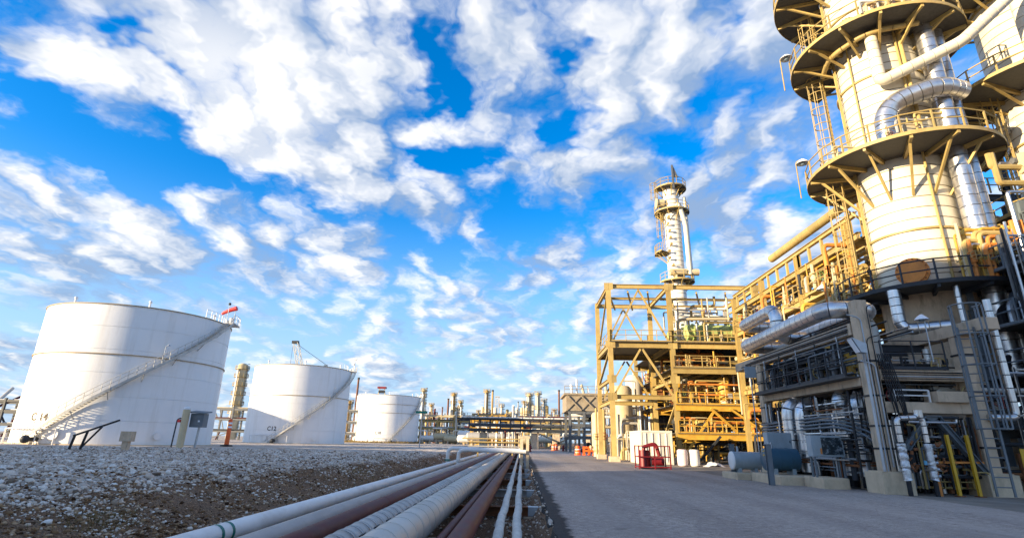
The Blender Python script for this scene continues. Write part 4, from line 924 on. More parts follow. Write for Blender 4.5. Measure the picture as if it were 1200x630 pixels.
m = MB(); railing(m, [(x0-3, YB-0.2, zs[2]), (x1, YB-0.2, zs[2])], 1.1, 0.05, 2.4, False); part(m, 'railing', 'blue_steel', th)
# a spread of ground level equipment beyond the bridge
rg = random.Random(31)
kinds = ['white_pipe', 'cream_pale', 'alu_dull', 'white_paint', 'jacket']
spots = [(500, 186), (508, 188), (517, 187), (524, 188), (531, 186), (539, 187), (546, 186), (553, 160), (560, 150), (570, 150), (579, 152), (587, 150), (596, 151), (604, 150), (614, 150), (622, 152), (640, 150), (660, 150), (668, 160)]
place = ['leftmost of the drums in front of the low pale rack', 'second drum from the left in front of the low rack', 'third drum from the left in front of the low rack', 'fourth drum from the left in front of the low rack', 'fifth drum from the left in front of the low rack', 'sixth drum from the left in front of the low rack', 'last drum on the right in front of the low rack', 'drum at the left end of the dark pipe bridge',
         'drum left of the left concrete pier of the bridge', 'drum right of the left concrete pier of the bridge', 'drum under the middle of the left bridge span', 'drum below the lattice tower under the bridge', 'drum below the squat cream vessel', 'drum under the bent overhead pipe', 'drum below the shorter cream vessel', 'drum below the twin stout columns', 'drum beneath the slim pale column', 'drum near the right concrete pier', 'drum between the bridge end and the cooler structure']
for (px, Y), lab in zip(spots, place):
    x = at(px, 510, Y).x; L_ = rg.uniform(2.0, 4.0); r = rg.uniform(0.7, 1.2); z = r+rg.uniform(0.6, 2.5); ml = rg.choice(kinds)
    th = thing('horizontal_drum', 'pale horizontal process '+lab, 'vessel', (x, Y, 0))
    part(MB().tube([(x-L_-0.5*r, Y, z), (x-L_-0.3*r, Y, z), (x-L_, Y, z), (x+L_, Y, z), (x+L_+0.3*r, Y, z), (x+L_+0.5*r, Y, z)], [r*0.25, r*0.75, r, r, r*0.75, r*0.25], 12), 'shell', ml, th)
    for s in (-0.6, 0.6): part(MB().box((x+s*L_-0.25, Y-0.6*r, -0.05), (x+s*L_+0.25, Y+0.6*r, z-r*0.75)), 'saddle', 'concrete', th)
    part(MB().tube([(x, Y, z+r*0.9), (x, Y, z+r+1.6), (x+rg.choice((-3, 3)), Y, z+r+1.6)], 0.2, 8, bendr=0.5), 'nozzle_pipe', rg.choice(kinds), th)

# fin-fan cooler structure right of the road end
YQ = 96
x0, x1 = at(668, 500, YQ).x, at(735, 500, YQ).x
z1, z2, z3 = at(680, 498, YQ).z, at(680, 483, YQ).z, at(680, 463, YQ).z
th = thing('cooler_structure', 'grey air cooler structure with crossed bracing beyond the yellow steelwork', 'cooler', ((x0+x1)/2, YQ, 0))
for yy in (YQ, YQ+9):
    for k in range(5): x = x0+(x1-x0)*k/4; part(MB().bar((x, yy, -0.1), (x, yy, z2), 0.42), 'post', 'grey_steel', th)
    for z in (z1*0.55, z1, z2): part(MB().bar((x0-0.3, yy, z), (x1, yy, z), 0.3, 0.5), 'beam', 'grey_steel', th)
part(MB().box((x0-0.6, YQ-0.3, z2+0.26), (x1, YQ+9.3, z3)), 'fan_casing', 'cooler_tan', th)
for k in range(4):
    xa, xb = x0-0.5+(x1-x0)*k/4, x0-0.5+(x1-x0)*(k+1)/4; ya = YQ-0.42
    part(MB().bar((xa, ya, z2+0.35), (xb, ya, z3-0.1), 0.2, 0.16, up=(0, 1, 0)), 'brace', 'cooler_tan', th); part(MB().bar((xb, ya-0.21, z2+0.35), (xa, ya-0.21, z3-0.1), 0.2, 0.16, up=(0, 1, 0)), 'brace', 'cooler_tan', th)
part(MB().box((x0-1.0, YQ-0.6, z3+0.002), (x1, YQ+9.6, z3+0.35)), 'top_deck', 'cooler_tan', th)
m = MB(); railing(m, [(x0-0.9, YQ-0.5, z3+0.35), (x1, YQ-0.5, z3+0.35)], 1.2, 0.045, 1.4, False); part(m, 'railing', 'cooler_tan', th)
rg = random.Random(3)
for k in range(9):
    x = x0+0.6+k*(x1-x0)/9; part(MB().cyl((x, YQ+rg.uniform(1, 6), z3+0.3), (x, YQ+rg.uniform(1, 6), z3+rg.uniform(1.4, 3.4)), rg.uniform(0.1, 0.3), 8), 'vent_pipe', rg.choice(['dark_steel', 'cream_pale', 'white_pipe']), th)
for k in range(26):
    x = rg.uniform(x0, x1); z = rg.uniform(0, z2); part(MB().cyl((x, YQ+rg.uniform(0.5, 8), z), (x+rg.choice((0, 0, rg.uniform(2, 6))), YQ+rg.uniform(0.5, 8), z+rg.choice((0.01, rg.uniform(1, 4)))), rg.uniform(0.12, 0.4), 8), 'pipe', rg.choice(['dark_steel', 'cream_pale', 'white_pipe', 'grey_steel', 'cream']), th)
part(MB().bar((x0+2, YQ-0.3, z1-0.4), (x0+5.5, YQ-0.3, 4.0), 0.3), 'brace', 'grey_steel', th)

# ---- orange and red safety gear at the far end of the road
def barricade(px, Y, label, w_=1.3, ml='orange_plastic'):
    x = at(px, 525, Y).x; p = Vector((x, Y, 0)); th = thing('barricade', label, 'barricade', p, 'orange barricades by the road end')
    for s in (-1, 1):
        part(MB().box(p+Vector((s*w_/2-0.16, -0.35, -0.01)), p+Vector((s*w_/2+0.16, 0.35, 0.16))).box(p+Vector((s*w_/2-0.13, -0.13, 0.16)), p+Vector((s*w_/2+0.13, 0.13, 1.1))), 'leg', ml, th)
    for z in (0.45, 0.85): part(MB().box(p+Vector((-w_/2, -0.18, z)), p+Vector((w_/2, -0.132, z+0.24))), 'board', ml, th)
for px, Y, lab in [(690, 74, 'orange barricade right of the orange drum near the yellow steelwork'), (696, 75, 'second orange barricade from the right near the yellow steelwork'), (703, 73, 'orange barricade nearest the left post of the yellow steelwork')]: barricade(px, Y, lab)
def drum(px, Y, label, ml, grp, name='safety_drum', cat='drum', h=1.15, r=0.38):
    x = at(px, 525, Y).x; p = Vector((x, Y, 0)); th = thing(name, label, cat, p, grp)
    part(MB().lathe(p, [(r*1.25, -0.01), (r*1.25, 0.1), (r, 0.12), (r*0.97, 0.45), (r*0.93, 0.47), (r*0.9, 0.8), (r*0.86, 0.82), (r*0.8, h), (0.02, h+0.03)], 16), 'body', ml, th)
    for z in (0.3, 0.65): part(MB().lathe(p, [(r*0.985, z), (r*0.97, z+0.12)], 16), 'band', 'lens_white', th)
drum(677, 75, 'orange traffic drum left of the orange barricades', 'orange_plastic', None)
drum(648.5, 112, 'small orange traffic drum below the right bridge pier', 'orange_plastic', None)
drum(652, 113, 'second small orange drum below the right bridge pier', 'orange_plastic', None)
def hydrant(px, Y, label):
    x = at(px, 525, Y).x; p = Vector((x, Y, 0)); th = thing('fire_hydrant', label, 'hydrant', p)
    part(MB().lathe(p, [(0.3, -0.01), (0.3, 0.1), (0.2, 0.12), (0.2, 0.8), (0.26, 0.82), (0.26, 0.9), (0.17, 1.05), (0.03, 1.12)], 14), 'barrel', 'red_paint', th)
    part(MB().cyl(p+Vector((-0.36, 0, 0.6)), p+Vector((0.36, 0, 0.6)), 0.11, 10), 'nozzle', 'red_paint', th); part(MB().cyl(p+Vector((0, -0.36, 0.6)), p+Vector((0, 0, 0.6)), 0.14, 10), 'nozzle', 'red_paint', th)
hydrant(621, 90, 'red hydrant at the left road edge before the bridge'); hydrant(660, 105, 'red hydrant right of the small orange drums')

# ================================================================== yellow steel structure, middle right
YS, YR = 50.0, 58.0
SX = [8.2, 14.0, 22.4]; ZT = 16.3
def wpipe(th, pts, r, ml, bendr=None, n=10, name='pipe'): part(MB().tube(pts, r, n, bendr=bendr or r*3), name, ml, th)
th = thing('steel_structure', 'tall open yellow steel structure of several decks beside the road', 'steel structure', (15, 54, 0))
SSTR = th
for x in SX:
    for y in (YS, YR):
        part(MB().ibeam((x, y, -0.1), (x, y, ZT+0.1), 0.42, 0.42, up=(0, 1, 0)), 'column', 'cream', th)
        part(MB().cbox((x, y, 0.2), (0.9, 0.9, 0.5)), 'plinth', 'concrete', th)
def hb(a, b, h=0.42, ml='cream', w_=0.26): part(MB().ibeam(a, b, w_, h), 'beam', ml, th)
for y in (YS, YR):
    for a, b in zip(SX, SX[1:]):
        hb((a+0.22, y, ZT-0.2), (b-0.22, y, ZT-0.2)); hb((a+0.22, y, 10.4), (b-0.22, y, 10.4), 0.55)
for x in SX:
    hb((x, YS+0.22, ZT-0.25), (x, YR-0.22, ZT-0.25)); hb((x, YS+0.22, 10.4), (x, YR-0.22, 10.4), 0.5); hb((x, YS+0.22, 7.2), (x, YR-0.22, 7.2), 0.36)
# roof framing: plan bracing seen against the sky
for a, b in zip(SX, SX[1:]):
    for k in range(3):
        x = a+(b-a)*(k+0.5)/3; part(MB().bar((a+(b-a)*k/3, YS+0.3, ZT-0.62), (a+(b-a)*(k+1)/3, YR-0.3, ZT-0.62), 0.16, 0.2), 'roof_brace', 'cream', th)
    part(MB().ibeam((a+0.2, (YS+YR)/2, ZT-0.35), (b-0.2, (YS+YR)/2, ZT-0.35), 0.2, 0.26), 'beam', 'cream', th)
# left bay: vertical bracing
xa, xb = SX[0], SX[1]; xm = (xa+xb)/2
def brace(a, b, w_=0.2, ml='cream'): part(MB().bar(a, b, w_, w_*0.8), 'brace', ml, th)
for y in (YS, YR):
    brace((xm, y, ZT-0.5), (xa+0.3, y, 10.8)); brace((xm, y+0.02, ZT-0.5), (xb-0.3, y, 10.8))
    hb((xa+0.22, y, 5.6), (xb-0.22, y, 5.6), 0.4)
    brace((xm-0.1, y, 10.0), (xa+0.3, y, 5.9)); brace((xm+0.1, y, 10.0), (xb-0.3, y, 5.9))
brace((xa, YS+0.3, 10.0), (xa, YR-0.3, 7.5)); hb((xa, YS+0.22, 5.2), (xa, YR-0.22, 5.2), 0.36); brace((xa, YS+0.3, 16.0), (xa, YR-0.3, 10.9), 0.17); brace((xb, YS+0.3, 5.0), (xb, YR-0.3, 0.6), 0.2)
for x in SX:                                             # bolted gusset plates at the joints
    for z in (5.6, 7.2, 10.4, ZT-0.25):
        for sx_ in (-1, 1):
            part(MB().box((x+sx_*0.22-0.21, YS-0.235, z-0.34), (x+sx_*0.22+0.21, YS-0.215, z+0.34)), 'gusset_plate', 'cream', th)
# decks
DECKS = [(xa, xb, 10.70), (SX[1], SX[2]+0.6, 10.70), (SX[1], SX[2]+0.6, 8.35), (SX[1], SX[2]+0.6, 5.05), (SX[1], SX[2]+0.6, 2.55)]
for k, (a, b, z) in enumerate(DECKS):
    part(MB().box((a-0.1, YS-0.35, z-0.06), (b+0.1, YR+0.3, z)), 'deck', 'grate', th)
    if k > 1:
        c_ = 'yellow_steel' if z < 8 else 'cream'
        for y in (YS-0.2, YR): part(MB().ibeam((a-0.15, y, z-0.32), (b+0.15, y, z-0.32), 0.25, 0.5), 'beam', c_, th)
        for j in range(6): x = a+(b-a)*(j+0.5)/6; part(MB().ibeam((x, YS, z-0.2), (x, YR, z-0.2), 0.16, 0.27), 'joist', c_, th)
    m = MB(); railing(m, [(a, YS-0.3, z), (b, YS-0.3, z)], 1.07, 0.035, 1.3); part(m, 'railing', 'cream' if z > 8 else 'yellow_steel', th)
    m = MB(); railing(m, [(a, YR+0.2, z), (b, YR+0.2, z)], 1.07, 0.035, 1.3); part(m, 'railing', 'cream', th)
m = MB(); railing(m, [(xa, YS-0.3, 10.7), (xa-0.05, YR, 10.7)], 1.07, 0.035, 1.3); part(m, 'railing', 'cream', th)
brace((SX[1]+0.3, YS-0.1, 0.5), (SX[1]+3.4, YS-0.1, 4.6), 0.22, 'yellow_steel'); brace((SX[1]+5.3, YS-0.1, 2.6), (SX[1]+2.9, YS-0.5, 4.7), 0.2, 'yellow_steel'); brace((SX[1]+4.6, YS-0.5, 4.7), (SX[1]+7.6, YS-0.5, 2.6), 0.2, 'yellow_steel')
brace((SX[1]+1.2, YS-0.9, 0.0), (SX[1]+3.4, YS-0.9, 2.3), 0.22, 'dark_steel')

# equipment on the decks
def vvessel(label, x, y, z, r, h, ml, skirt=0.5, name='vertical_vessel', grp=None):
    t_ = thing(name, label, 'vessel', (x, y, z), grp); c = Vector((x, y, z))
    part(MB().lathe(c, [(r*0.8, 0), (r*0.8, skirt)], 18), 'skirt', 'concrete_pale', t_)
    part(MB().lathe(c, [(0.02, skirt-r*0.1), (r*0.7, skirt), (r, skirt+r*0.35), (r, h-r*0.4), (r*0.75, h-r*0.08), (0.02, h+r*0.05)], 22), 'shell', ml, t_)
    for k in range(2):
        a = R(200+70*k); d = Vector((math.cos(a), math.sin(a), 0)); q = c+Vector((0, 0, skirt+0.6+k*(h-skirt)*0.45))
        m = MB().cyl(q+d*r*0.9, q+d*(r+0.35), 0.13, 10); flange(m, q+d*(r+0.3), d, 0.12); part(m, 'nozzle', ml, t_)
    wpipe(t_, [c+Vector((0, 0, h)), c+Vector((0, 0, h+0.5)), c+Vector((r+0.4, -0.1, h+0.5)), c+Vector((r+0.4, -0.1, 0.1))], 0.09, 'alu_dull')
    return t_
def hvessel(label, x0, x1, y, z, r, ml, base, name='heat_exchanger'):
    t_ = thing(name, label, 'vessel', ((x0+x1)/2, y, base))
    part(MB().tube([(x0-0.35*r, y, z), (x0-0.2*r, y, z), (x0, y, z), (x1, y, z), (x1+0.2*r, y, z), (x1+0.35*r, y, z)], [r*0.3, r*0.8, r, r, r*0.8, r*0.3], 20), 'shell', ml, t_)
    for f in (0.12, 0.88):
        x = x0+(x1-x0)*f; m = MB(); flange(m, (x, y, z), (1, 0, 0), r*0.75); part(m, 'flange', ml, t_)
    for f in (0.3, 0.7):
        x = x0+(x1-x0)*f; part(MB().box((x-0.12, y-r*0.7, base), (x+0.12, y+r*0.7, z-r*0.6)), 'saddle', 'concrete_pale', t_)
    part(MB().cyl(((x0+x1)/2, y, z+r*0.9), ((x0+x1)/2, y, z+r+0.7), 0.16, 10), 'nozzle', ml, t_)
    return t_
hvessel('large orange exchanger shell on the upper deck of the yellow structure', 15.0, 19.4, 52.5, 9.4, 0.75, 'orange_rust', 8.35)
hvessel('green drum on the top deck of the yellow structure', 16.4, 21.2, 53.0, 12.3, 0.75, 'lime_green', 10.7, 'horizontal_drum')
hvessel('second green drum on the top deck, farther back', 15.6, 18.6, 56.5, 12.5, 0.7, 'lime_green', 10.7, 'horizontal_drum')
hvessel('cream exchanger on the middle deck of the yellow structure', 15.2, 18.6, 54.5, 6.2, 0.6, 'cream', 5.05)
hvessel('orange exchanger on the middle deck, farther right', 19.8, 22.4, 53.0, 6.3, 0.65, 'orange_rust', 5.05)
hvessel('cream exchanger on the lowest deck of the yellow structure', 17.0, 21.0, 54.0, 3.7, 0.6, 'cream', 2.55)
vvessel('yellow upright vessel on the middle deck of the yellow structure', 19.0, 51.6, 5.05, 0.55, 2.7, 'yellow_steel')
vvessel('cream upright vessel at the left end of the upper deck', 21.0, 51.4, 8.35, 0.40, 2.0, 'cream_pale')
vvessel('tall cream vessel on the top deck near the tower', 19.5, 55.5, 10.7, 0.6, 4.2, 'jacket')
vvessel('cream upright vessel under the left bay behind the white container', 11.2, 61.5, 0, 1.1, 7.8, 'cream_pale')
vvessel('pale upright vessel seen through the left bay, farther back', 13.5, 66, 0, 1.0, 9.5, 'jacket')
vvessel('short cream vessel behind the left bay posts', 9.4, 68, 0, 0.9, 5.2, 'cream_pale')
def module(label, x0, x1, y0, y1, z, h, seed, mats, loc=None, dens=1.0, name='piping_module', rmax=0.14, front=True):
    rg = random.Random(seed); t_ = thing(name, label, 'piping', ((x0+x1)/2, (y0+y1)/2, z)); W = x1-x0
    for k in range(int(W*0.9*dens)):                     # headers along the deck
        yy = rg.uniform(y0, y1); zz = z+rg.uniform(0.25, 0.95)*h; a = rg.uniform(x0, x0+W*0.5); b = min(x1, a+rg.uniform(0.25, 0.8)*W); r = rg.uniform(0.05, rmax)
        P = [(a, yy, z+0.02), (a, yy, zz), (b, yy, zz)]
        if rg.random() < 0.6: P.append((b, yy, z+0.02 if rg.random() < 0.7 else z+h))
        wpipe(t_, P, r, rg.choice(mats), r*3, 8)
    for k in range(int(W*1.0*dens)):                     # risers with valves
        x = rg.uniform(x0, x1); yy = rg.uniform(y0, y1); r = rg.uniform(0.035, rmax*0.75); mt = rg.choice(mats)
        m = MB().cyl((x, yy, z+0.01), (x, yy, z+h*rg.uniform(0.5, 1.0)), r, 8); flange(m, (x, yy, z+h*0.2), (0, 0, 1), r, 0.03, 10); part(m, 'riser', mt, t_)
        if rg.random() < 0.55: valve(t_, (x, yy, z+h*0.35), (0, 0, 1), r*1.15, mt, rg.choice(['rust', 'red_paint', 'cream', 'valve_green']), (rg.uniform(-.5, .5), -1, 0), r*2.6)
    for k in range(int(W*0.25*dens)):
        x = rg.uniform(x0, x1); yy = rg.uniform(y0, y1); s = rg.uniform(0.25, 0.5)
        part(MB().cbox((x, yy, z+h*0.3), (s, s*0.5, s*1.3)).bar((x, yy, z), (x, yy, z+h*0.3-s*0.65), 0.06), 'instrument_box', rg.choice(mats), t_)
    return t_
YM = ['cream', 'cream', 'yellow_steel', 'cream_pale', 'orange_rust', 'dark_steel', 'alu_dull', 'cream']
module('cream and green piping on the top deck of the yellow structure', 14.4, 22.6, 50.2, 57, 10.7, 2.6, 1, ['cream_pale', 'cream', 'valve_green', 'lime_green', 'white_pipe'], dens=3.0)
module('cream and white piping hung under the roof frame of the yellow structure', 14.4, 22.6, 50.4, 57, 13.0, 2.6, 8, ['cream_pale', 'cream', 'white_pipe', 'alu_dull'], dens=1.6)
module('cream and orange piping on the upper deck of the yellow structure', 14.4, 22.6, 50.0, 57, 8.35, 1.9, 2, YM, dens=2.0)
module('yellow piping on the middle deck of the yellow structure', 14.4, 22.6, 50.0, 57, 5.05, 2.7, 3, YM, dens=2.4)
module('yellow piping on the lowest deck of the yellow structure', 14.4, 22.6, 50.0, 57, 2.55, 2.1, 4, YM, dens=2.4)
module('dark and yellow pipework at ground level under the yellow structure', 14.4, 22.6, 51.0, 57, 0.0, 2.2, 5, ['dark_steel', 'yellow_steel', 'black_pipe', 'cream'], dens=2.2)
module('cream pipework behind the left bay of the yellow structure', 8.6, 14, 59, 66, 0, 6.5, 6, ['cream_pale', 'cream', 'white_pipe', 'alu_dull'], dens=3.0, rmax=0.2)
module('pale pipework low behind the white container', 9.5, 14.5, 54, 58, 0, 3.0, 7, ['cream_pale', 'alu_dull', 'cream'], dens=2.0)
t_ = thing('rear_structure', 'steel structure added behind the yellow one to darken its gaps', 'steel structure', (24, 66, 0))  # added to darken the gaps behind the yellow decks, its pipework coloured dark
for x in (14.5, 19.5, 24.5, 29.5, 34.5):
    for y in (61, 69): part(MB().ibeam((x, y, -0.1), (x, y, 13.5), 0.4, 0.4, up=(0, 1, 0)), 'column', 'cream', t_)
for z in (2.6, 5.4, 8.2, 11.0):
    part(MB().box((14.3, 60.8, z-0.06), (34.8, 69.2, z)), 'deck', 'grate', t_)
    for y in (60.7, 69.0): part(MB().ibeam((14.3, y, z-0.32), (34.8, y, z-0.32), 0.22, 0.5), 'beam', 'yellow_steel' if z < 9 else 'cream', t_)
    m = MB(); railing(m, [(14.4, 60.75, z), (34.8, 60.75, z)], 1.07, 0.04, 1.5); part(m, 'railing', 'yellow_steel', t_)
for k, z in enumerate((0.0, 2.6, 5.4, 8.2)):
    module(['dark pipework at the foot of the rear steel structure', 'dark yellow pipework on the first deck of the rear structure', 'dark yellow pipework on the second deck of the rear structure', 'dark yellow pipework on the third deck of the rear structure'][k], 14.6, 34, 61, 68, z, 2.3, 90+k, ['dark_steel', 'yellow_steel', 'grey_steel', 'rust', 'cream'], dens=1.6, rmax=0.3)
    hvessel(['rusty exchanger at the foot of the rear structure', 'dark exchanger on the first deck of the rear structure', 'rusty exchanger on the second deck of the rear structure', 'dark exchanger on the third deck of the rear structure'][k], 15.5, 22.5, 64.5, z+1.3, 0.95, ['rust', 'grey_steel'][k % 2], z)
th = thing('overhead_pipe', 'bent white overhead pipe above the top deck of the yellow structure', 'pipe', (15, 51, 10.7))
wpipe(th, [(14.9, 50.8, 10.8), (14.9, 50.8, 13.1), (24.0, 50.8, 13.3)], 0.16, 'cream_pale', 0.6, 12)
wpipe(th, [(15.5, 55, 14.6), (18.6, 55, 14.6), (18.6, 55, 12.0)], 0.2, 'white_pipe', 0.5, 12)

# ---- tall slim tower behind the structure
YT = 66.0
pt_, pb_ = at(783.5, 238, YT), at(795, 335, YT); cx = (pt_.x+pb_.x)/2+0.1; r = 1.05; c = Vector((cx, YT, 0)); zt = at(783, 219, YT).z
th = thing('slim_tower', 'tall slim pale tower with side platforms rising behind the yellow structure', 'tower', c)
z = 3.0; part(MB().lathe(c, [(r*1.25, 0), (r*1.05, 3.0)], 28), 'skirt', 'concrete_pale', th)
ztop = zt-0.2
while z < ztop:
    z2_ = min(z+0.62, ztop); part(MB().lathe(c, [(r-0.02, z+0.055), (r, z+0.06), (r, z2_-0.012), (r-0.02, z2_-0.002)], 28), 'jacket_band', 'jacket_white', th); part(MB().lathe(c, [(r-0.021, z-0.02), (r-0.021, z+0.07)], 28), 'seam_strip', 'seam', th); z = z2_
part(MB().lathe(c, [(r, ztop), (r*0.8, ztop+0.5), (0.02, ztop+0.8)], 28), 'head', 'jacket', th)
ring_platform(th, c, ztop-0.3, r, r+1.05, R(-200), R(40), 'cream', nb=6, drop=1.2, rail_r=0.035)
zp = at(780, 250, YT).z; ring_platform(th, c, zp, r, r+1.2, R(-260), R(20), 'cream', nb=7, drop=1.4, rail_r=0.035)
zp3 = at(768, 297, YT).z; ring_platform(th, c, zp3, r, r+1.5, R(150), R(215), 'cream', nb=3, drop=1.3, rail_r=0.035)
zp4 = at(793, 331, YT).z; ring_platform(th, c, zp4, r, r+1.1, R(-180), R(80), 'cream', nb=7, drop=1.2, rail_r=0.035)
caged_ladder(th, c+Vector((-r-0.35, -0.2, zp3)), c+Vector((-r-0.35, -0.2, zp)), (-1, -0.2, 0), 'cream', 2.2, cage_r=0.45, rr=0.035)
caged_ladder(th, c+Vector((-r-0.9, -0.2, zp)), c+Vector((-r-0.9, -0.2, ztop)), (-1, -0.2, 0), 'cream', 2.0, cage_r=0.45, rr=0.035)
P = bend([c+Vector((0.3, -r*0.9, zp+0.6)), c+Vector((0.5, -r-0.7, zp+0.6)), c+Vector((1.2, -r-0.5, zp-2.2)), c+Vector((1.25, -r-0.5, zp4+0.6))], 0.7, 6)
for s in resample(P, 0.9): part(MB().tube(s, 0.30, 14), 'downcomer_section', 'jacket', th)
part(MB().tube([c+Vector((1.9, -0.3, zp4)), c+Vector((1.75, -0.3, ztop-1.5))], 0.2, 10), 'riser', 'alu_dull', th)
part(MB().cyl(c+Vector((-1.2, -r-0.3, zp4+1.0)), c+Vector((2.4, -r-0.3, zp4+1.0)), 0.45, 14).cyl(c+Vector((-0.4, -r-0.3, zp4+0.1)), c+Vector((-0.4, -r-0.3, zp4+1.0)), 0.2, 10).cyl(c+Vector((1.6, -r-0.3, zp4+0.1)), c+Vector((1.6, -r-0.3, zp4+1.0)), 0.2, 10), 'reboiler_header', 'cream_pale', th)
rg = random.Random(2)
for k in range(10):
    q = c+Vector((-0.9+rg.uniform(-.2, .2), -r-0.06, zp4+1+k*0.95)); part(MB().cyl(q+Vector((0, 0.3, 0)), q-Vector((0, 0.3, 0)), 0.10, 8).cyl(q-Vector((0, 0.3, 0)), q-Vector((0, 0.38, 0)), 0.18, 10), 'nozzle', 'cream', th)
q = c+Vector((-r-1.0, -0.5, zp+1.2)); part(MB().cyl(q, q+Vector((0.9, 0, 0)), 0.6, 16).cyl(q-Vector((0.1, 0, 0)), q, 0.75, 16), 'manway', 'cream_pale', th)
q = c+Vector((-0.1, -r-1.0, ztop-1)); part(MB().bar(q, q+Vector((0, 0, 3.4)), 0.22).poly([q+Vector((0.11, 0, 3.4)), q+Vector((0.11, 0, 1.6)), q+Vector((0.75, 0, 1.6))], 0.12, (0, 1, 0)), 'davit', 'grey_steel', th)

# ---- white container, cage, totes in front of the structure
c0 = Vector((9.6, 45.2, 0)); Lc, Wc, Hc = 4.4, 2.6, 2.6
th = thing('cargo_container', 'white corrugated cargo container in front of the yellow structure', 'container', c0+Vector((1.3, 2.2, 0)))
x0, y0 = c0.x, c0.y; x1, y1 = x0+2.5, y0+4.6
m = MB()
for a, b in (((x0, y0), (x1, y0)), ((x1, y0), (x1, y1)), ((x1, y1), (x0, y1)), ((x0, y1), (x0, y0))):
    a, b = Vector((*a, 0)), Vector((*b, 0)); d = (b-a).normalized(); nn_ = Vector((d.y, -d.x, 0)); L_ = (b-a).length; n = int(L_/0.28); pr = []
    for k in range(n+1): pr += [a+d*(L_*k/n)+nn_*(0.0 if k % 2 else -0.028)]
    for p, q in zip(pr, pr[1:]): m.add([p+Vector((0, 0, 0.15)), q+Vector((0, 0, 0.15)), q+Vector((0, 0, Hc-0.1)), p+Vector((0, 0, Hc-0.1))], [(0, 1, 2, 3)])
part(m, 'corrugated_wall', 'container_white', th)
part(MB().box((x0+0.05, y0+0.05, Hc-0.12), (x1-0.05, y1-0.05, Hc-0.03)), 'roof', 'container_white', th)
for xx in (x0-0.02, x1-0.10):
    for yy in (y0-0.02, y1-0.10): part(MB().box((xx, yy, 0.0), (xx+0.12, yy+0.12, Hc)), 'corner_post', 'container_white', th)
for z in (0.02, Hc-0.16):
    for yy in (y0-0.03, y1-0.09): part(MB().box((x0+0.101, yy, z), (x1-0.101, yy+0.12, z+0.15)), 'rail', 'container_white', th)
    for xx in (x0-0.03, x1-0.09): part(MB().box((xx, y0+0.101, z), (xx+0.12, y1-0.101, z+0.15)), 'rail', 'container_white', th)
for k in range(4): xx = x0+0.35+k*0.55; part(MB().cyl((xx, y0-0.06, 0.2), (xx, y0-0.06, Hc-0.2), 0.025, 6), 'locking_bar', 'galv', th)
c0 = Vector((7.6, 36.6, 0)); wx, wy, hh = 2.0, 1.3, 1.45
th = thing('pump_cage', 'red pipe guard cage around a pump at the road side', 'guard cage', c0+Vector((wx/2, wy/2, 0)))
for dx in (0, wx/2, wx):
    for dy in (0, wy): part(MB().bar(c0+Vector((dx, dy, -0.01)), c0+Vector((dx, dy, hh)), 0.075), 'post', 'red_paint', th)
for z in (0.12, 0.75, hh-0.04):
    for dy in (0, wy): part(MB().bar(c0+Vector((0, dy, z)), c0+Vector((wx, dy, z)), 0.06), 'rail', 'red_paint', th)
    for dx in (0, wx): part(MB().bar(c0+Vector((dx, 0, z)), c0+Vector((dx, wy, z)), 0.06), 'rail', 'red_paint', th)
q = c0+Vector((0.55, 0.6, 0)); th = thing('red_pump', 'dark red pump and motor inside the red guard cage', 'pump', q)
part(MB().box(q+Vector((-0.4, -0.35, -0.005)), q+Vector((1.3, 0.4, 0.15))), 'baseplate', 'dark_steel', th)
part(MB().cyl(q+Vector((-0.1, 0, 0.15)), q+Vector((-0.1, 0, 1.15)), 0.36, 16), 'casing', 'red_paint', th)
part(MB().tube([q+Vector((-0.1, 0, 1.15)), q+Vector((-0.1, 0, 1.35)), q+Vector((0.7, 0, 1.6)), q+Vector((0.9, 0, 0.8))], 0.12, 10, bendr=0.3), 'discharge_pipe', 'red_paint', th)
part(MB().cyl(q+Vector((0.35, 0, 0.45)), q+Vector((1.15, 0, 0.45)), 0.26, 14), 'motor', 'red_paint', th)
for k, (dx, ml, lab) in enumerate([(12.35, 'pink_white', 'pinkish plastic barrel beside the white one in front of the yellow structure'), (13.25, 'white_paint', 'white plastic barrel beside the pinkish one in front of the yellow structure')]):
    p = Vector((dx, 43.5, 0)); th = thing('plastic_barrel', lab, 'barrel', p)
    part(MB().lathe(p, [(0.3, -0.01), (0.38, 0.06), (0.40, 0.35), (0.38, 0.37), (0.40, 0.39), (0.40, 0.85), (0.38, 0.87), (0.40, 0.89), (0.39, 1.12), (0.30, 1.2), (0.02, 1.2)], 20), 'body', ml, th)
    for s in (-0.18, 0.18): part(MB().cyl(p+Vector((s, 0, 1.2)), p+Vector((s, 0, 1.25)), 0.06, 8), 'bung', 'black_pipe', th)
p = Vector((14.6, 43.3, 0)); th = thing('rag_heap', 'small heap of crumpled white sheeting on the ground by the barrels', 'sheeting', p)
m = MB(); rg = random.Random(9); n, k2 = 12, 8
V = []
for j in range(k2):
    for i in range(n):
        u_, v_ = i/(n-1)-0.5, j/(k2-1)-0.5; h_ = max(0.0, (0.42-abs(u_)**1.5*1.0-abs(v_)*0.5))*rg.uniform(0.5, 1.2); V.append(p+Vector((u_*1.7+rg.uniform(-.04, .04), v_*1.1, h_)))
m.add(V, [(j*n+i, j*n+i+1, (j+1)*n+i+1, (j+1)*n+i) for j in range(k2-1) for i in range(n-1)]); part(m, 'sheet', 'white_paint', th)

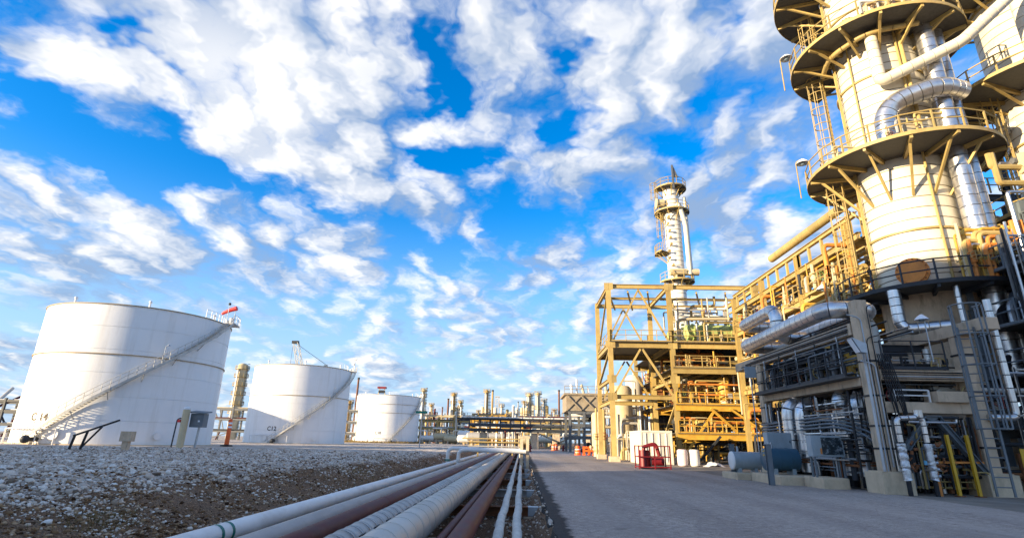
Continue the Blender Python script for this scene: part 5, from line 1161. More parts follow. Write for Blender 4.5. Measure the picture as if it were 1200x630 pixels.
# ================================================================== concrete pipe rack on the right
CX = [13.4, 17.1]; CY = [21.0, 30.3]
th = thing('concrete_pipe_rack', 'weathered concrete pipe rack frame beside the big column', 'pipe rack', (15.2, 25.5, 0))
CRACK = th
def cbeam(lo, hi, name='beam', ml='concrete'): return part(MB().box(lo, hi), name, ml, th)
def ccol(x, y, zt, w_=0.50):
    e = 0.05; V = []
    m = MB(); h = w_/2
    for z in (0.75, zt): V += [(x-h+e, y-h, z), (x+h-e, y-h, z), (x+h, y-h+e, z), (x+h, y+h-e, z), (x+h-e, y+h, z), (x-h+e, y+h, z), (x-h, y+h-e, z), (x-h, y-h+e, z)]
    m.add(V, [tuple(range(8))[::-1], tuple(range(8, 16))]+[(i, (i+1) % 8, 8+(i+1) % 8, 8+i) for i in range(8)])
    part(m, 'column', 'concrete', th)
    part(MB().box((x-0.55, y-0.52, -0.1), (x+0.55, y+0.52, 0.72)).box((x-0.45, y-0.43, 0.72), (x+0.45, y+0.43, 0.76)), 'pedestal', 'concrete_pale', th)
ccol(CX[0], CY[0], 7.15); ccol(CX[1], CY[0], 5.75); ccol(CX[0], CY[1], 5.84); ccol(CX[1], CY[1], 5.72)
cbeam((CX[0]-0.24, CY[0]+0.313, 5.85), (CX[0]+0.24, 33.4, 6.32)); cbeam((CX[1]-0.28, 19.4, 5.752), (CX[1]+0.28, 33.0, 6.2))
for y in CY:
    cbeam((CX[0]+0.252, y-0.22, 4.02), (CX[1]-0.252, y+0.22, 4.42)); cbeam((CX[0]+0.252, y-0.2, 2.82), (CX[1]-0.252, y+0.2, 3.22))
cbeam((CX[0]-0.22, CY[0]+0.312, 3.85), (CX[0]+0.22, CY[1]-0.312, 4.15)); cbeam((CX[1]-0.26, CY[0]+0.312, 3.75), (CX[1]+0.26, CY[1]-0.312, 4.15))
cbeam((15.5, 20.62, 3.222), (16.75, 21.35, 3.62), 'block')
part(MB().box((CX[0]-0.75, CY[0]+0.35, 4.152), (CX[1], CY[1]-0.35, 4.21)), 'walkway', 'grate', th)
m = MB(); railing(m, [(CX[0]-0.7, CY[0]+0.45, 4.21), (CX[0]-0.7, CY[1]-0.4, 4.21)], 1.1, 0.022, 1.25); part(m, 'railing', 'dark_steel', th)
m = MB(); railing(m, [(CX[0]+0.4, CY[0]-0.28, 4.42), (CX[1]-0.9, CY[0]-0.28, 4.42)], 1.1, 0.022, 1.25); part(m, 'railing', 'dark_steel', th)
m = MB(); railing(m, [(CX[0]+0.7, CY[0]-0.1, 3.22), (CX[0]+2.0, CY[0]-0.1, 3.22)], 0.45, 0.03, 1.3, False); part(m, 'pipe_rail', 'white_paint', th)
for k in range(9): y = 31.3-k*1.05; part(MB().ibeam((CX[0]-0.26, y, 5.6), (CX[1], y, 5.6), 0.14, 0.29), 'cross_member', 'dark_steel', th)
for x, y, zs_ in ((CX[0], CY[0], (1.5, 2.3, 3.4, 4.7)), (CX[0], CY[1], (1.3, 2.0, 2.7, 3.5, 4.8)), (CX[1], CY[0], (1.6, 3.6, 5.0))):
    for z in zs_: part(MB().lathe((x, y, 0), [(0.372, z), (0.385, z), (0.385, z+0.07), (0.372, z+0.07), (0.372, z)], 4, R(45), R(405), False), 'strap', 'black_pipe', th)
rg = random.Random(3)
for k, (dx, r_, za, zb, ml) in enumerate([(-0.16, 0.025, 0.76, 6.4, 'galv'), (-0.08, 0.018, 0.76, 5.6, 'black_pipe'), (0.06, 0.03, 0.9, 4.6, 'galv'), (0.14, 0.02, 0.76, 6.9, 'black_pipe')]):
    part(MB().tube([(CX[0]+dx, CY[0]-0.30, za), (CX[0]+dx, CY[0]-0.30, zb), (CX[0]+dx+0.5*(1 if k % 2 else -1), CY[0]-0.30, zb+0.12)], r_, 7, bendr=0.2), 'conduit', ml, th)
for k in range(5):
    z = 5.9+0.085*k; part(MB().tube([(CX[0]-0.27-0.02*(k % 2), CY[0]+0.5, z), (CX[0]-0.27-0.02*(k % 2), 33.0-0.6*k, z)], 0.018+0.008*(k % 3), 7), 'conduit', ['galv', 'black_pipe', 'dark_steel', 'galv', 'black_pipe'][k], th)
for k in range(6):
    y = 22.3+1.75*k; part(MB().tube([(CX[0]-0.30, y, 5.95), (CX[0]-0.30, y, 4.3+0.2*(k % 2))], 0.022, 7), 'drop_line', ['galv', 'dark_steel'][k % 2], th)
for k in range(4): part(MB().tube([(CX[0]+0.3, CY[0]-0.24, 4.08+0.08*k), (CX[1]-0.3, CY[0]-0.24, 4.08+0.08*k)], 0.018+0.006*(k % 2), 7), 'conduit', ['black_pipe', 'galv', 'dark_steel', 'black_pipe'][k], th)
apex = Vector((15.2, 20.6, 2.62))
th2 = thing('steel_brace', 'blue grey steel knee brace under the concrete cross beam', 'brace', apex)
part(MB().ibeam(apex+Vector((-0.35, 0, 0)), apex+Vector((0.2, 0, 0)), 0.22, 0.2), 'cap', 'blue_steel', th2)
part(MB().ibeam(apex+Vector((0.1, 0, 0)), (16.6, 20.6, 0.76), 0.22, 0.2), 'leg', 'blue_steel', th2); part(MB().ibeam(apex+Vector((-0.3, 0, 0)), (13.95, 20.6, 1.55), 0.22, 0.2), 'leg', 'blue_steel', th2)
# jacketed pipes on top
def spipe(label, pts, r, step=0.5, bendr=0.7, ml='alu', cat='pipe', name='jacketed_pipe'):
    t_ = thing(name, label, cat, pts[0]); jacket(t_, pts, r, step, bendr, ml); return t_
spipe('upper silver jacketed pipe looping down over the concrete rack', [(17.5, 31.6, 8.3), (13.1, 31.6, 8.3), (13.1, 27.2, 8.35), (13.1, 27.2, 6.8), (16, 27.2, 6.8)], 0.34)
spipe('long silver jacketed pipe lying along the top of the concrete rack', [(17.5, 31.4, 7.05), (13.0, 31.4, 7.05), (13.0, 22.4, 7.15), (14.9, 22.4, 7.15), (14.9, 29.0, 7.15)], 0.37)
spipe('dark shaded pipe inside the top tier of the concrete rack', [(15.0, 33.5, 6.9), (15.0, 22.9, 6.9), (15, 22.9, 5)], 0.28, 0.8, ml='alu_dull')
for k, (x, y, zt, r, lab) in enumerate([(12.75, 26.6, 3.55, 0.30, 'leftmost silver elbow pipe rising behind the blue drum'), (13.05, 25.9, 3.45, 0.33, 'second silver elbow pipe rising behind the grey panel'), (13.55, 23.6, 3.78, 0.33, 'third silver elbow pipe under the walkway of the concrete rack'), (13.75, 22.7, 3.62, 0.36, 'rightmost and thickest silver elbow pipe under the concrete rack')]):
    t_ = spipe(lab, [(x, y, 0.45), (x, y, zt), (x+4.5, y, zt)], r, 0.45, 0.62)
    m = MB(); flange(m, (x, y, 0.95), (0, 0, 1), r*1.0, 0.07, 18); part(m, 'flange', 'rust', t_)
    part(MB().cyl((x, y, 0.05), (x, y, 0.5), r*0.8, 14).cyl((x-0.1, y, 0.4), (x+1.4, y, 0.4), r*0.7, 14), 'pump_casing', 'black_pipe', t_)
    if k in (1, 3): valve(t_, (x, y-0.02, 1.75), (0, 0, 1), r*0.62, 'alu_dull', 'rust', (0.25, -1, 0), 0.26)
spipe('silver pipe dropping from the first platform and bending right along the concrete beam', [(17.45, 24.5, 8.65), (17.45, 24.5, 6.75), (18.9, 23.4, 6.75)], 0.27, 0.4, 0.5)
spipe('thin silver pipe hanging right of the caged ladder', [(18.2, 20.6, 7.2), (18.2, 20.6, 2.7), (17.2, 20.6, 2.7)], 0.13, 0.5, 0.25)
spipe('thin silver pipe with a flange in front of the grey column skirt', [(19.5, 23.4, 8.6), (19.5, 23.4, 6.4)], 0.13, 0.5, None)
for k, (x, lab) in enumerate([(13.5, 'foil wrapped steam trap line at the foot of the near concrete column'), (14.42, 'foil wrapped steam trap line with finned lower end between the concrete columns')]):
    y = 20.15; t_ = thing('steam_trap_line', lab, 'pipe', (x, y, 0))
    jacket(t_, [(x, y, 1.75), (x, y, 2.58-0.06*k), (x+0.75 if k == 0 else x-0.05, y, 2.62-0.05*k), (x+0.75 if k == 0 else x-0.05, y, 2.9)], 0.095, 0.3, 0.18, 'alu', 12)
    P, rr = [], []; rg = random.Random(k)
    for i in range(24): P.append((x+rg.uniform(-.012, .012), y, 0.5+i*0.053)); rr.append(0.135*(1+rg.uniform(-.12, .14)))
    part(MB().tube(P, rr, 12), 'foil_wrap', 'foil', t_)
    part(MB().cyl((x, y, -0.05), (x, y, 0.5), 0.08, 10), 'drain_leg', 'black_pipe', t_)
    if k:
        for i in range(4): part(MB().cyl((x, y-0.02, 0.62+0.22*i), (x+0.2, y-0.04, 0.66+0.22*i), 0.05, 8), 'trap_nozzle', 'galv', t_)
    rg = random.Random(20+k); m = MB()
    for i in range(14): q = Vector((x+0.25+rg.uniform(-.08, .28), y+rg.uniform(-.05, .2), 0.75+rg.uniform(0, 1.0))); m.cyl(q, q+Vector((rg.uniform(-.15, .15), rg.uniform(-.1, .1), rg.uniform(-.12, .12))), rg.uniform(0.02, 0.055), 7)
    part(m, 'small_valves', 'rust', t_, kind='stuff')
part(MB().box((14.05, 19.95, 1.02), (14.14, 19.99, 1.16)), 'blue_tag', 'light_blue', bpy.data.objects[t_.name])
# yellow guard posts
for k, (x, top, ml, lab) in enumerate([(15.28, 2.05, 'yellow_paint', 'left yellow guard post under the concrete cross beam'), (15.98, 2.05, 'yellow_paint', 'right yellow guard post under the concrete cross beam')]):
    t_ = thing('guard_post', lab, 'guard post', (x, 20.3, 0)); part(MB().ibeam((x, 20.3, -0.05), (x-0.02, 20.3, top), 0.10, 0.10, up=(0, 1, 0)), 'post', ml, t_); part(MB().cbox((x, 20.3, 0.01), (0.24, 0.24, 0.03)), 'base_plate', 'rust', t_)
t_ = thing('guard_rail', 'short orange guard rail left of the yellow posts', 'guard rail', (14.85, 20.4, 0))
part(MB().bar((14.68, 20.4, -0.05), (14.68, 20.4, 1.15), 0.12), 'post', 'orange_rust', t_); part(MB().bar((14.62, 20.5, 1.1), (16.6, 20.6, 1.12), 0.07), 'rail', 'orange_rust', t_)
t_ = thing('warning_sign', 'plain yellow sign panel on a stand at the right edge', 'sign', (17.9, 20.1, 0))
part(MB().box((17.55, 20.08, 1.0), (18.2, 20.11, 1.62)), 'panel', 'yellow_paint', t_); part(MB().bar((17.88, 20.14, -0.05), (17.88, 20.14, 1.55), 0.05), 'post', 'galv', t_)
t_ = thing('caged_ladder', 'blue grey caged ladder in front of the right concrete column', 'ladder', (16.45, 19.8, 0))
caged_ladder(t_, (16.5, 19.85, 0.05), (16.5, 19.85, 5.9), (-0.35, -1, 0), 'blue_steel', 2.2, 0.5, 0.03, 0.46)
# lamps
p = Vector((12.95, 20.45, 0.76)); q = at(1004, 404, 20.2)
t_ = thing('floodlight', 'white floodlight on a thin pole beside the near concrete column', 'floodlight', p)
part(MB().tube([p, (12.95, 20.45, 4.6), (q.x+0.25, 20.3, q.z-0.25)], 0.05, 8, bendr=0.3), 'pole', 'galv', t_)
hd = part(MB().poly([q+Vector((-0.28, 0.1, 0.25)), q+Vector((0.22, 0.1, 0.02)), q+Vector((0.20, 0.1, -0.32)), q+Vector((-0.02, 0.1, -0.30))], 0.34, (0, -1, 0)), 'housing', 'galv', t_)
part(MB().poly([q+Vector((-0.29, 0.06, 0.20)), q+Vector((-0.04, 0.06, -0.29)), q+Vector((-0.04, -0.2, -0.29)), q+Vector((-0.29, -0.2, 0.20))], 0.02, (-0.9, 0, -0.4)), 'lens', 'lens_white', hd)
def dome_lamp(label, q, foot, ml='galv', s=1.0):
    t_ = thing('dome_lamp', label, 'lamp', foot); q, foot = Vector(q), Vector(foot)
    part(MB().tube([foot, Vector((foot.x, foot.y, q.z+0.25*s)), q+Vector((0, 0, 0.22*s))], 0.03*s, 8, bendr=0.3*s), 'arm', ml, t_)
    sh = part(MB().lathe(q, [(0.04*s, 0.24*s), (0.10*s, 0.2*s), (0.22*s, 0.10*s), (0.30*s, 0.0), (0.31*s, -0.03*s)], 18), 'shade', 'lens_white', t_)
    part(MB().sphere(q+Vector((0, 0, -0.02*s)), 0.13*s, 10, 6, 0.8), 'globe', 'glass', sh)
dome_lamp('dome lamp on a bent arm above the concrete cross beam', at(1080, 374, 20.5), at(1094, 424, 20.5), s=0.8)
dome_lamp('dome lamp on the left rim of the second column platform', (17.0, 29.3, 18.1), (16.8, 29.7, 15.9), 'cream', 1.2)
dome_lamp('dome lamp on the left rim of the third column platform', (16.9, 29.0, 25.6), (16.7, 29.4, 23.4), 'cream', 1.2)
dome_lamp('dome lamp hanging in the yellow rack above the silver pipe', (17.6, 30.4, 10.4), (17.9, 30.6, 8.6), 'cream', 1.2)

# ================================================================== pads, drums and panels at the road side
for lo, hi, lab in [((10.25, 27.2, -0.1), (12.9, 29.2, 0.30), 'pale concrete pad under the grey drum'), ((10.85, 24.0, -0.1), (12.95, 27.0, 0.36), 'pale concrete pad under the blue drum'), ((11.75, 22.4, -0.1), (12.75, 23.9, 0.40), 'pale concrete block under the grey instrument panel')]:
    b_ = MB(); (a, c_, d), (e_, f_, g_) = lo, hi; ch = 0.03
    b_.box((a, c_, d), (e_, f_, g_-ch)).add([(a, c_, g_-ch), (e_, c_, g_-ch), (e_, f_, g_-ch), (a, f_, g_-ch), (a+ch, c_+ch, g_), (e_-ch, c_+ch, g_), (e_-ch, f_-ch, g_), (a+ch, f_-ch, g_)], [(4, 5, 6, 7), (0, 1, 5, 4), (1, 2, 6, 5), (2, 3, 7, 6), (3, 0, 4, 7)])
    single(b_, 'concrete_pad', 'concrete_pale', lab, 'concrete pad', ((a+e_)/2, (c_+f_)/2, 0))
def side_drum(label, x0, x1, y, z, r, ml, base, capm=None):
    t_ = thing('horizontal_drum', label, 'drum', ((x0+x1)/2, y, base))
    part(MB().tube([(x0, y, z), (x1, y, z)], r, 28), 'shell', ml, t_)
    part(MB().tube([(x0-0.07, y, z), (x0-0.05, y, z), (x0-0.002, y, z)], [r*0.90, r*1.0, r*1.03], 28), 'end_cover', capm or ml, t_)
    for f in (0.35, 0.7): part(MB().tube([(x0+(x1-x0)*f-0.02, y, z), (x0+(x1-x0)*f+0.02, y, z)], r+0.012, 28), 'hoop', ml, t_)
    for f in (0.2, 0.8): part(MB().box((x0+(x1-x0)*f-0.08, y-r*0.6, base), (x0+(x1-x0)*f+0.08, y+r*0.6, z-r*0.72)), 'saddle', 'panel_grey', t_)
    part(MB().cyl((x0+0.3, y, z+r*0.9), (x0+0.3, y, z+r+0.25), 0.06, 8), 'vent', 'galv', t_)
    return t_
side_drum('grey horizontal drum on a concrete pad at the road side', 10.45, 11.75, 28.2, 0.84, 0.42, 'panel_grey', 0.3, 'white_paint')
t_ = side_drum('dark blue horizontal drum on a concrete pad at the road side', 11.05, 12.4, 25.7, 0.98, 0.48, 'blue_drum', 0.36)
for z in (1.3, 1.12): part(MB().box((10.965, 25.62, z), (10.978, 25.78, z+0.06)), 'name_tag', 'yellow_paint', t_)
def cabinet(label, lo, hi, base, ml='panel_grey', win=False):
    (a, c_, d), (e_, f_, g_) = lo, hi; t_ = thing('instrument_cabinet', label, 'cabinet', ((a+e_)/2, (c_+f_)/2, base))
    part(MB().box(lo, hi), 'cabinet_body', ml, t_)
    dr = part(MB().box((a+0.04, c_-0.025, d+0.04), (e_-0.04, c_-0.001, g_-0.04)), 'door', ml, t_)
    if win:
        part(MB().box((a+0.38, c_-0.032, d+0.07), (e_-0.07, c_-0.0255, g_-0.08)), 'window', 'dark_glass', dr)
        part(MB().box((a+0.30, c_-0.034, d+0.1), (a+0.37, c_-0.026, g_-0.5)), 'rust_plate', 'orange_rust', dr)
    part(MB().box((e_-0.12, c_-0.05, (d+g_)/2-0.05), (e_-0.09, c_-0.026, (d+g_)/2+0.05)), 'handle', 'dark_steel', dr)
    for x in (a+0.08, e_-0.08):
        for y in (c_+0.06, f_-0.06): part(MB().bar((x, y, base), (x, y, d), 0.07), 'leg', 'blue_steel', t_)
    return t_
cabinet('grey instrument panel with a wide window on four legs', (11.72, 22.85, 1.18), (13.0, 23.25, 2.0), 0.40, win=True)
cabinet('grey steel cabinet standing above the blue drum', (11.45, 26.2, 1.35), (12.55, 26.65, 2.15), 0.36)
for px, py, h, lab in [(861, 560, 1.65, 'blue grey steel guard post left of the blue drum'), (905, 568, 1.65, 'blue grey steel guard post in front of the blue drum')]:
    p = gz(px, py); p.z = -0.05; t_ = thing('guard_post', lab, 'guard post', p)
    part(MB().ibeam(p, p+Vector((0, 0, h)), 0.2, 0.2, up=(0, 1, 0)), 'post', 'blue_steel', t_); part(MB().box(p+Vector((-0.12, -0.12, h)), p+Vector((0.12, 0.12, h+0.02))), 'cap_plate', 'blue_steel', t_)
p = gz(878, 553); t_ = thing('small_sign', 'small grey sign board on a thin pole before the concrete rack', 'sign', (11.6, 29.4, 0)); q = at(879, 437, 29.4)
part(MB().cyl((q.x, 29.4, 0.2), (q.x, 29.4, q.z), 0.03, 6), 'pole', 'galv', t_); part(MB().box((q.x-0.3, 29.33, q.z-0.25), (q.x+0.3, 29.36, q.z+0.35)), 'board', 'panel_grey', t_)
# conduits sweeping along the front
t_ = thing('conduit_bundle', 'bundle of dark blue conduits running along the front of the concrete rack', 'conduits', (12.6, 26, 2))
for k in range(4): part(MB().tube([(12.9, 30.0, 2.2+0.14*k), (12.75, 22.6+0.2*k, 2.35+0.14*k), (13.3+0.2*k, 21.6, 2.0+0.14*k), (13.6+0.2*k, 21.5, 1.4)], 0.045, 8, bendr=0.7), 'conduit', 'blue_steel', t_)
for y in (29.2, 27.6, 25.0, 23.4): part(MB().bar((12.95, y, 0.0), (12.95, y, 2.9), 0.08), 'support', 'blue_steel', t_)
t_ = thing('cable_bundle', 'black cables drooping down the near concrete column', 'cables', (13.9, 20.75, 0.8)); rg = random.Random(4)
for k in range(7):
    x = 13.78+0.07*k; part(MB().tube([(x-0.15, 20.72, 5.0), (x-0.02, 20.66-0.02*k, 3.6), (x+0.1+rg.uniform(-.05, .1), 20.62, 2.6), (x+rg.uniform(-.1, .15), 20.6, 1.0)], 0.022, 6, bendr=0.5), 'cable', 'black_pipe', t_)

# crowded pipework under the rack; its shade is put into dark materials
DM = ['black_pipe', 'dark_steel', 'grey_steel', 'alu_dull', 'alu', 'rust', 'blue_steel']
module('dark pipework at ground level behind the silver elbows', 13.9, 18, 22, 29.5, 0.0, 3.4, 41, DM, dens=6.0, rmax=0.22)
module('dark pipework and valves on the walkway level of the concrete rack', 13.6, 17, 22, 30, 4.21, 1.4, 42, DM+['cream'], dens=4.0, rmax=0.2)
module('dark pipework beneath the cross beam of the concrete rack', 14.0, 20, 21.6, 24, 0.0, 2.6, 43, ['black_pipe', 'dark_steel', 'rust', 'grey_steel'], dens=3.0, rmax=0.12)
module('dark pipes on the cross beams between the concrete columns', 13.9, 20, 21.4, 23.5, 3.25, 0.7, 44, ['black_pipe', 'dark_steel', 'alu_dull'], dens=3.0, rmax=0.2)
for k, (x, y, r, h, lab) in enumerate([(15.2, 24.6, 0.6, 3.2, 'dark upright filter vessel behind the silver elbows'), (16.4, 27.5, 0.7, 3.6, 'grey upright vessel deep under the concrete rack'), (14.7, 29.2, 0.5, 3.0, 'small upright vessel beside the far concrete column')]): vvessel(lab, x, y, 0, r, h, ['grey_steel', 'alu_dull', 'grey_steel'][k], 0.4)
def thin_lines(label, seed, n, x, y0, y1, z0, z1, mats, xs=0.5):
    rg = random.Random(seed); t_ = thing('conduit_run', label, 'conduits', (x, (y0+y1)/2, z0))
    for k in range(n):
        r_ = rg.uniform(0.018, 0.05); xx = x+rg.uniform(0, xs); ml = rg.choice(mats); a, b_ = rg.uniform(y0, y1), rg.uniform(y0, y1); za, zb = rg.uniform(z0, z1), rg.uniform(z0, z1)
        if k % 3 == 0: P = [(xx, a, z0), (xx, a, za), (xx, b_, za)]
        elif k % 3 == 1: P = [(xx, a, z1), (xx, a, za), (xx+rg.uniform(0.3, 1.5), a, za)]
        else: P = [(xx, y0, za), (xx, b_, za), (xx, b_, zb)]
        part(MB().tube(P, r_, 7, bendr=0.15), 'conduit', ml, t_)
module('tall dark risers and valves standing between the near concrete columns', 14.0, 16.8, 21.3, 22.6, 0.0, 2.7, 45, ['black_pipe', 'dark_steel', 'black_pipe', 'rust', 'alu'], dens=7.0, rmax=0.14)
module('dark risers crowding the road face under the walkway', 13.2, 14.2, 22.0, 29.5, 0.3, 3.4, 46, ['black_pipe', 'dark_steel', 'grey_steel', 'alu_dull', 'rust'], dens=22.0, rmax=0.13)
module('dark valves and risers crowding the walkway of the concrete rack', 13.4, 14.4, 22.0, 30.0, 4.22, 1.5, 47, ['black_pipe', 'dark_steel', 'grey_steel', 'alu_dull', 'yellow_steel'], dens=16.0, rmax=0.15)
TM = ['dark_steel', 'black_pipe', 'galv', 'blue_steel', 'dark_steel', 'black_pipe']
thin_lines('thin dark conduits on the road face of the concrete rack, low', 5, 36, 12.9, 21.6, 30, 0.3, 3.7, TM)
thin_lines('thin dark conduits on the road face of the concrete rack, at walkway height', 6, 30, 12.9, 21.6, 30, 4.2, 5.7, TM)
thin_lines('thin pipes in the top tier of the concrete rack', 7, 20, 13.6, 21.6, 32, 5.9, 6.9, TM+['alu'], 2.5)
def cross_lines(label, seed, n, y, x0, x1, z0, z1, mats, rmax=0.06):
    rg = random.Random(seed); t_ = thing('conduit_run', label, 'conduits', ((x0+x1)/2, y, z0))
    for k in range(n):
        r_ = rg.uniform(0.018, rmax); yy = y+rg.uniform(0, 0.7); a, b_ = rg.uniform(x0, x1), rg.uniform(x0, x1); za = rg.uniform(z0, z1)
        part(MB().tube([(a, yy, z0 if k % 2 else z1), (a, yy, za), (b_, yy, za)], r_, 7, bendr=0.15), 'conduit', rg.choice(mats), t_)
cross_lines('silver and rusty small bore lines between the two near concrete columns', 35, 26, 20.5, 13.9, 16.9, 0.2, 2.6, ['galv', 'alu', 'rust', 'black_pipe', 'cream'], 0.045)
thin_lines('silver small bore lines woven through the road face of the concrete rack', 36, 34, 12.75, 22.2, 29.8, 0.4, 3.6, ['galv', 'alu', 'black_pipe', 'rust', 'alu_dull'], 0.4)
cross_lines('thin dark pipes hanging between the two near concrete columns', 15, 34, 20.75, 13.8, 17.0, 0.2, 2.7, TM)
cross_lines('thin dark pipes above the cross beam between the near concrete columns', 16, 14, 21.3, 13.8, 17.4, 3.3, 5.0, TM)
cross_lines('grey pipes and conduits along the front of the right edge steelwork, low', 17, 40, 20.6, 18.3, 27, 0.3, 4.6, TM+['alu', 'alu_dull'])
cross_lines('grey pipes and conduits along the front of the right edge steelwork, high', 18, 50, 20.6, 19.9, 28, 4.6, 10.5, TM+['alu', 'alu_dull'])
cross_lines('thick grey pipes layered in front of the right edge steelwork, low', 27, 26, 20.9, 19.5, 28, 0.3, 5.0, ['alu', 'alu_dull', 'galv', 'grey_steel', 'black_pipe'], 0.20)
cross_lines('thick grey pipes layered in front of the right edge steelwork, middle', 28, 26, 20.9, 20.2, 28, 5.0, 9.5, ['alu', 'alu_dull', 'galv', 'grey_steel', 'white_pipe'], 0.20)
cross_lines('cream and grey pipes layered high in the right edge steelwork', 29, 30, 22.6, 22.0, 29, 9.0, 15.0, ['cream', 'cream_pale', 'alu', 'grey_steel', 'cream'], 0.18)
for k in range(5):
    y = 23.0+1.6*k; t_ = thing('process_pump', ['first', 'second', 'third', 'fourth', 'fifth'][k]+' pump from the camera in the row under the concrete rack', 'pump', (14.3, y, 0))
    part(MB().box((13.7, y-0.35, -0.02), (15.4, y+0.35, 0.3)), 'baseplate', 'concrete', t_); part(MB().cyl((14.6, y, 0.62), (15.4, y, 0.62), 0.27, 16), 'motor', 'blue_drum', t_)
    part(MB().cyl((13.95, y, 0.62), (14.25, y, 0.62), 0.34, 16).cyl((14.25, y, 0.62), (14.6, y, 0.62), 0.12, 10), 'casing', 'grey_steel', t_); part(MB().tube([(14.1, y, 0.9), (14.1, y, 2.4)], 0.11, 10), 'discharge', 'alu_dull', t_)

# ================================================================== the big columns
def big_column(label, c, r, ztop, zskirt, rskirt):
    c = Vector((c[0], c[1], 0)); t_ = thing('fractionating_column', label, 'column', c)
    part(MB().lathe(c, [(rskirt*1.12, 0), (rskirt*1.12, 0.9), (rskirt, 1.0), (rskirt, zskirt-0.35)], 56), 'skirt', 'concrete', t_)
    part(MB().lathe(c, [(rskirt, zskirt-0.35), (rskirt+0.06, zskirt-0.33), (rskirt+0.06, zskirt), (r*0.9, zskirt)], 56, smooth=False), 'skirt_ring', 'concrete_pale', t_)
    z = zskirt; k = 0
    while z < ztop:
        h = 0.58; big = (k % 8 == 4)
        part(MB().lathe(c, [(r-0.012, z+0.045), (r, z+0.05), (r, z+h-0.012), (r-0.012, z+h-0.002)], 64), 'jacket_band', 'jacket', t_)
        part(MB().lathe(c, [(r-0.013, z-0.02), (r-0.013, z+0.06)], 64), 'seam_strip', 'seam', t_)
        if big: part(MB().lathe(c, [(r+0.01, z+h-0.03), (r+0.10, z+h-0.03), (r+0.10, z+h+0.07), (r+0.01, z+h+0.07)], 64, smooth=False), 'stiffening_ring', 'cream', t_)
        z += h; k += 1
    part(MB().lathe(c, [(r, z), (r*0.85, z+0.8), (r*0.5, z+1.3), (0.02, z+1.5)], 48), 'head', 'jacket', t_)
    return t_, c
r = 2.1
big, c = big_column('huge cream jacketed column with ring platforms at the right', (20.6, 26.6), r, 31.0, 9.0, 2.02)
FA = math.atan2(-26.6, -20.6)
P1, P2, P3, P4 = 8.75, 16.05, 23.6, 28.6
ring_platform(big, c, P1, r, 3.95, FA-R(125), FA+R(140), 'dark_steel', 'grate', nb=9, drop=0.0, rail_r=0.034, seg=40, rb=0.13)
ring_platform(big, c, P2, r+0.02, 4.45, FA-R(130), FA+R(125), 'cream', 'grate', nb=10, drop=2.3, rail_r=0.034, seg=40, rb=0.13)
ring_platform(big, c, P3, r+0.02, 4.35, FA-R(130), FA+R(125), 'cream', 'grate', nb=10, drop=1.0, rail_r=0.034, seg=40, rb=0.13)
ring_platform(big, c, P4, r+0.02, 4.7, FA-R(150), FA+R(60), 'cream', 'grate', nb=9, drop=1.4, rail_r=0.034, seg=40, rb=0.13)
def pol(a, rr, z): return c+Vector((rr*math.cos(FA+R(a)), rr*math.sin(FA+R(a)), z))
for a, zA, zB in ((-92, P2, P3+1.0), (-78, P1, P2+1.0), (-100, P3, P4+1.0)):
    d = pol(a, 1, 0)-c; t_ = thing('caged_ladder', {P2: 'cream caged ladder between the second and third platforms of the huge column', P1: 'cream caged ladder between the first and second platforms of the huge column', P3: 'cream caged ladder above the third platform of the huge column'}[zA], 'ladder', pol(a, 2.9, zA))
    caged_ladder(t_, pol(a, 2.75, zA), pol(a, 2.75, zB), d, 'cream', 2.0, 0.5, 0.034, 0.48)
# nozzles and manways
def man(t_, a, z, rr=0.5, ml='orange_rust', ln=0.35, cc=None, r_=r):
    cc = cc or c; d = Vector((math.cos(FA+R(a)), math.sin(FA+R(a)), 0)); p = cc+Vector((0, 0, z))
    m = MB().cyl(p+d*(r_-0.05), p+d*(r_+ln), rr*0.85, 24); v = part(m, 'manway', ml, t_)
    part(MB().cyl(p+d*(r_+ln), p+d*(r_+ln+0.10), rr*1.12, 28).cyl(p+d*(r_+ln+0.10), p+d*(r_+ln+0.16), rr*0.9, 28), 'cover', ml, v)
    u, w2 = perp(d)
    for k in range(18): q = p+d*(r_+ln+0.12)+(u*math.cos(k*R(20))+w2*math.sin(k*R(20)))*rr*1.0; part(MB().cyl(q, q+d*0.05, 0.03, 6), 'bolt', 'rust', v)
man(big, -8, P1+0.95, 0.62); man(big, 10, P2+1.0, 0.5, 'cream'); man(big, -20, P3+1.1, 0.5, 'cream')
spipe('big silver elbow duct leaving the huge column above the second platform', [pol(-2, 2.95, P2+0.1), pol(-2, 2.95, P2+2.6), pol(45, 3.35, P2+3.2), pol(75, 3.4, P2+3.3)], 0.50, 0.42, 1.3)
spipe('long silver downcomer pipe on the right flank of the huge column', [pol(62, 2.75, P3+5), pol(62, 2.75, P1-3.0), pol(62, 2.75, 4.6)], 0.44, 0.55, None)
spipe('second silver riser beside the downcomer of the huge column', [pol(80, 3.0, P3+5), pol(80, 3.0, P1-4.0)], 0.30, 0.55, None)
spipe('cream pipe dropping past the third platform and sloping up to the second column', [pol(2, 2.7, P3-0.3), pol(2, 2.75, P2+4.2), (22.5, 22.9, P2+5.6), (26.2, 22.4, P3+1.5)], 0.30, 0.55, 0.4, 'jacket')
spipe('cream horizontal pipe under the third platform of the huge column', [pol(-75, 2.7, P3-0.55), pol(-40, 3.1, P3-0.5), pol(0, 3.2, P3-0.35), pol(45, 3.2, P3-0.3)], 0.14, 0.6, 0.8, 'cream')
module('cream valves and pipework crowding the first platform of the huge column', 20.0, 22.6, 22.75, 23.6, P1, 2.8, 51, ['cream', 'cream_pale', 'orange_rust', 'alu', 'yellow_steel', 'cream'], dens=9.0, rmax=0.11)
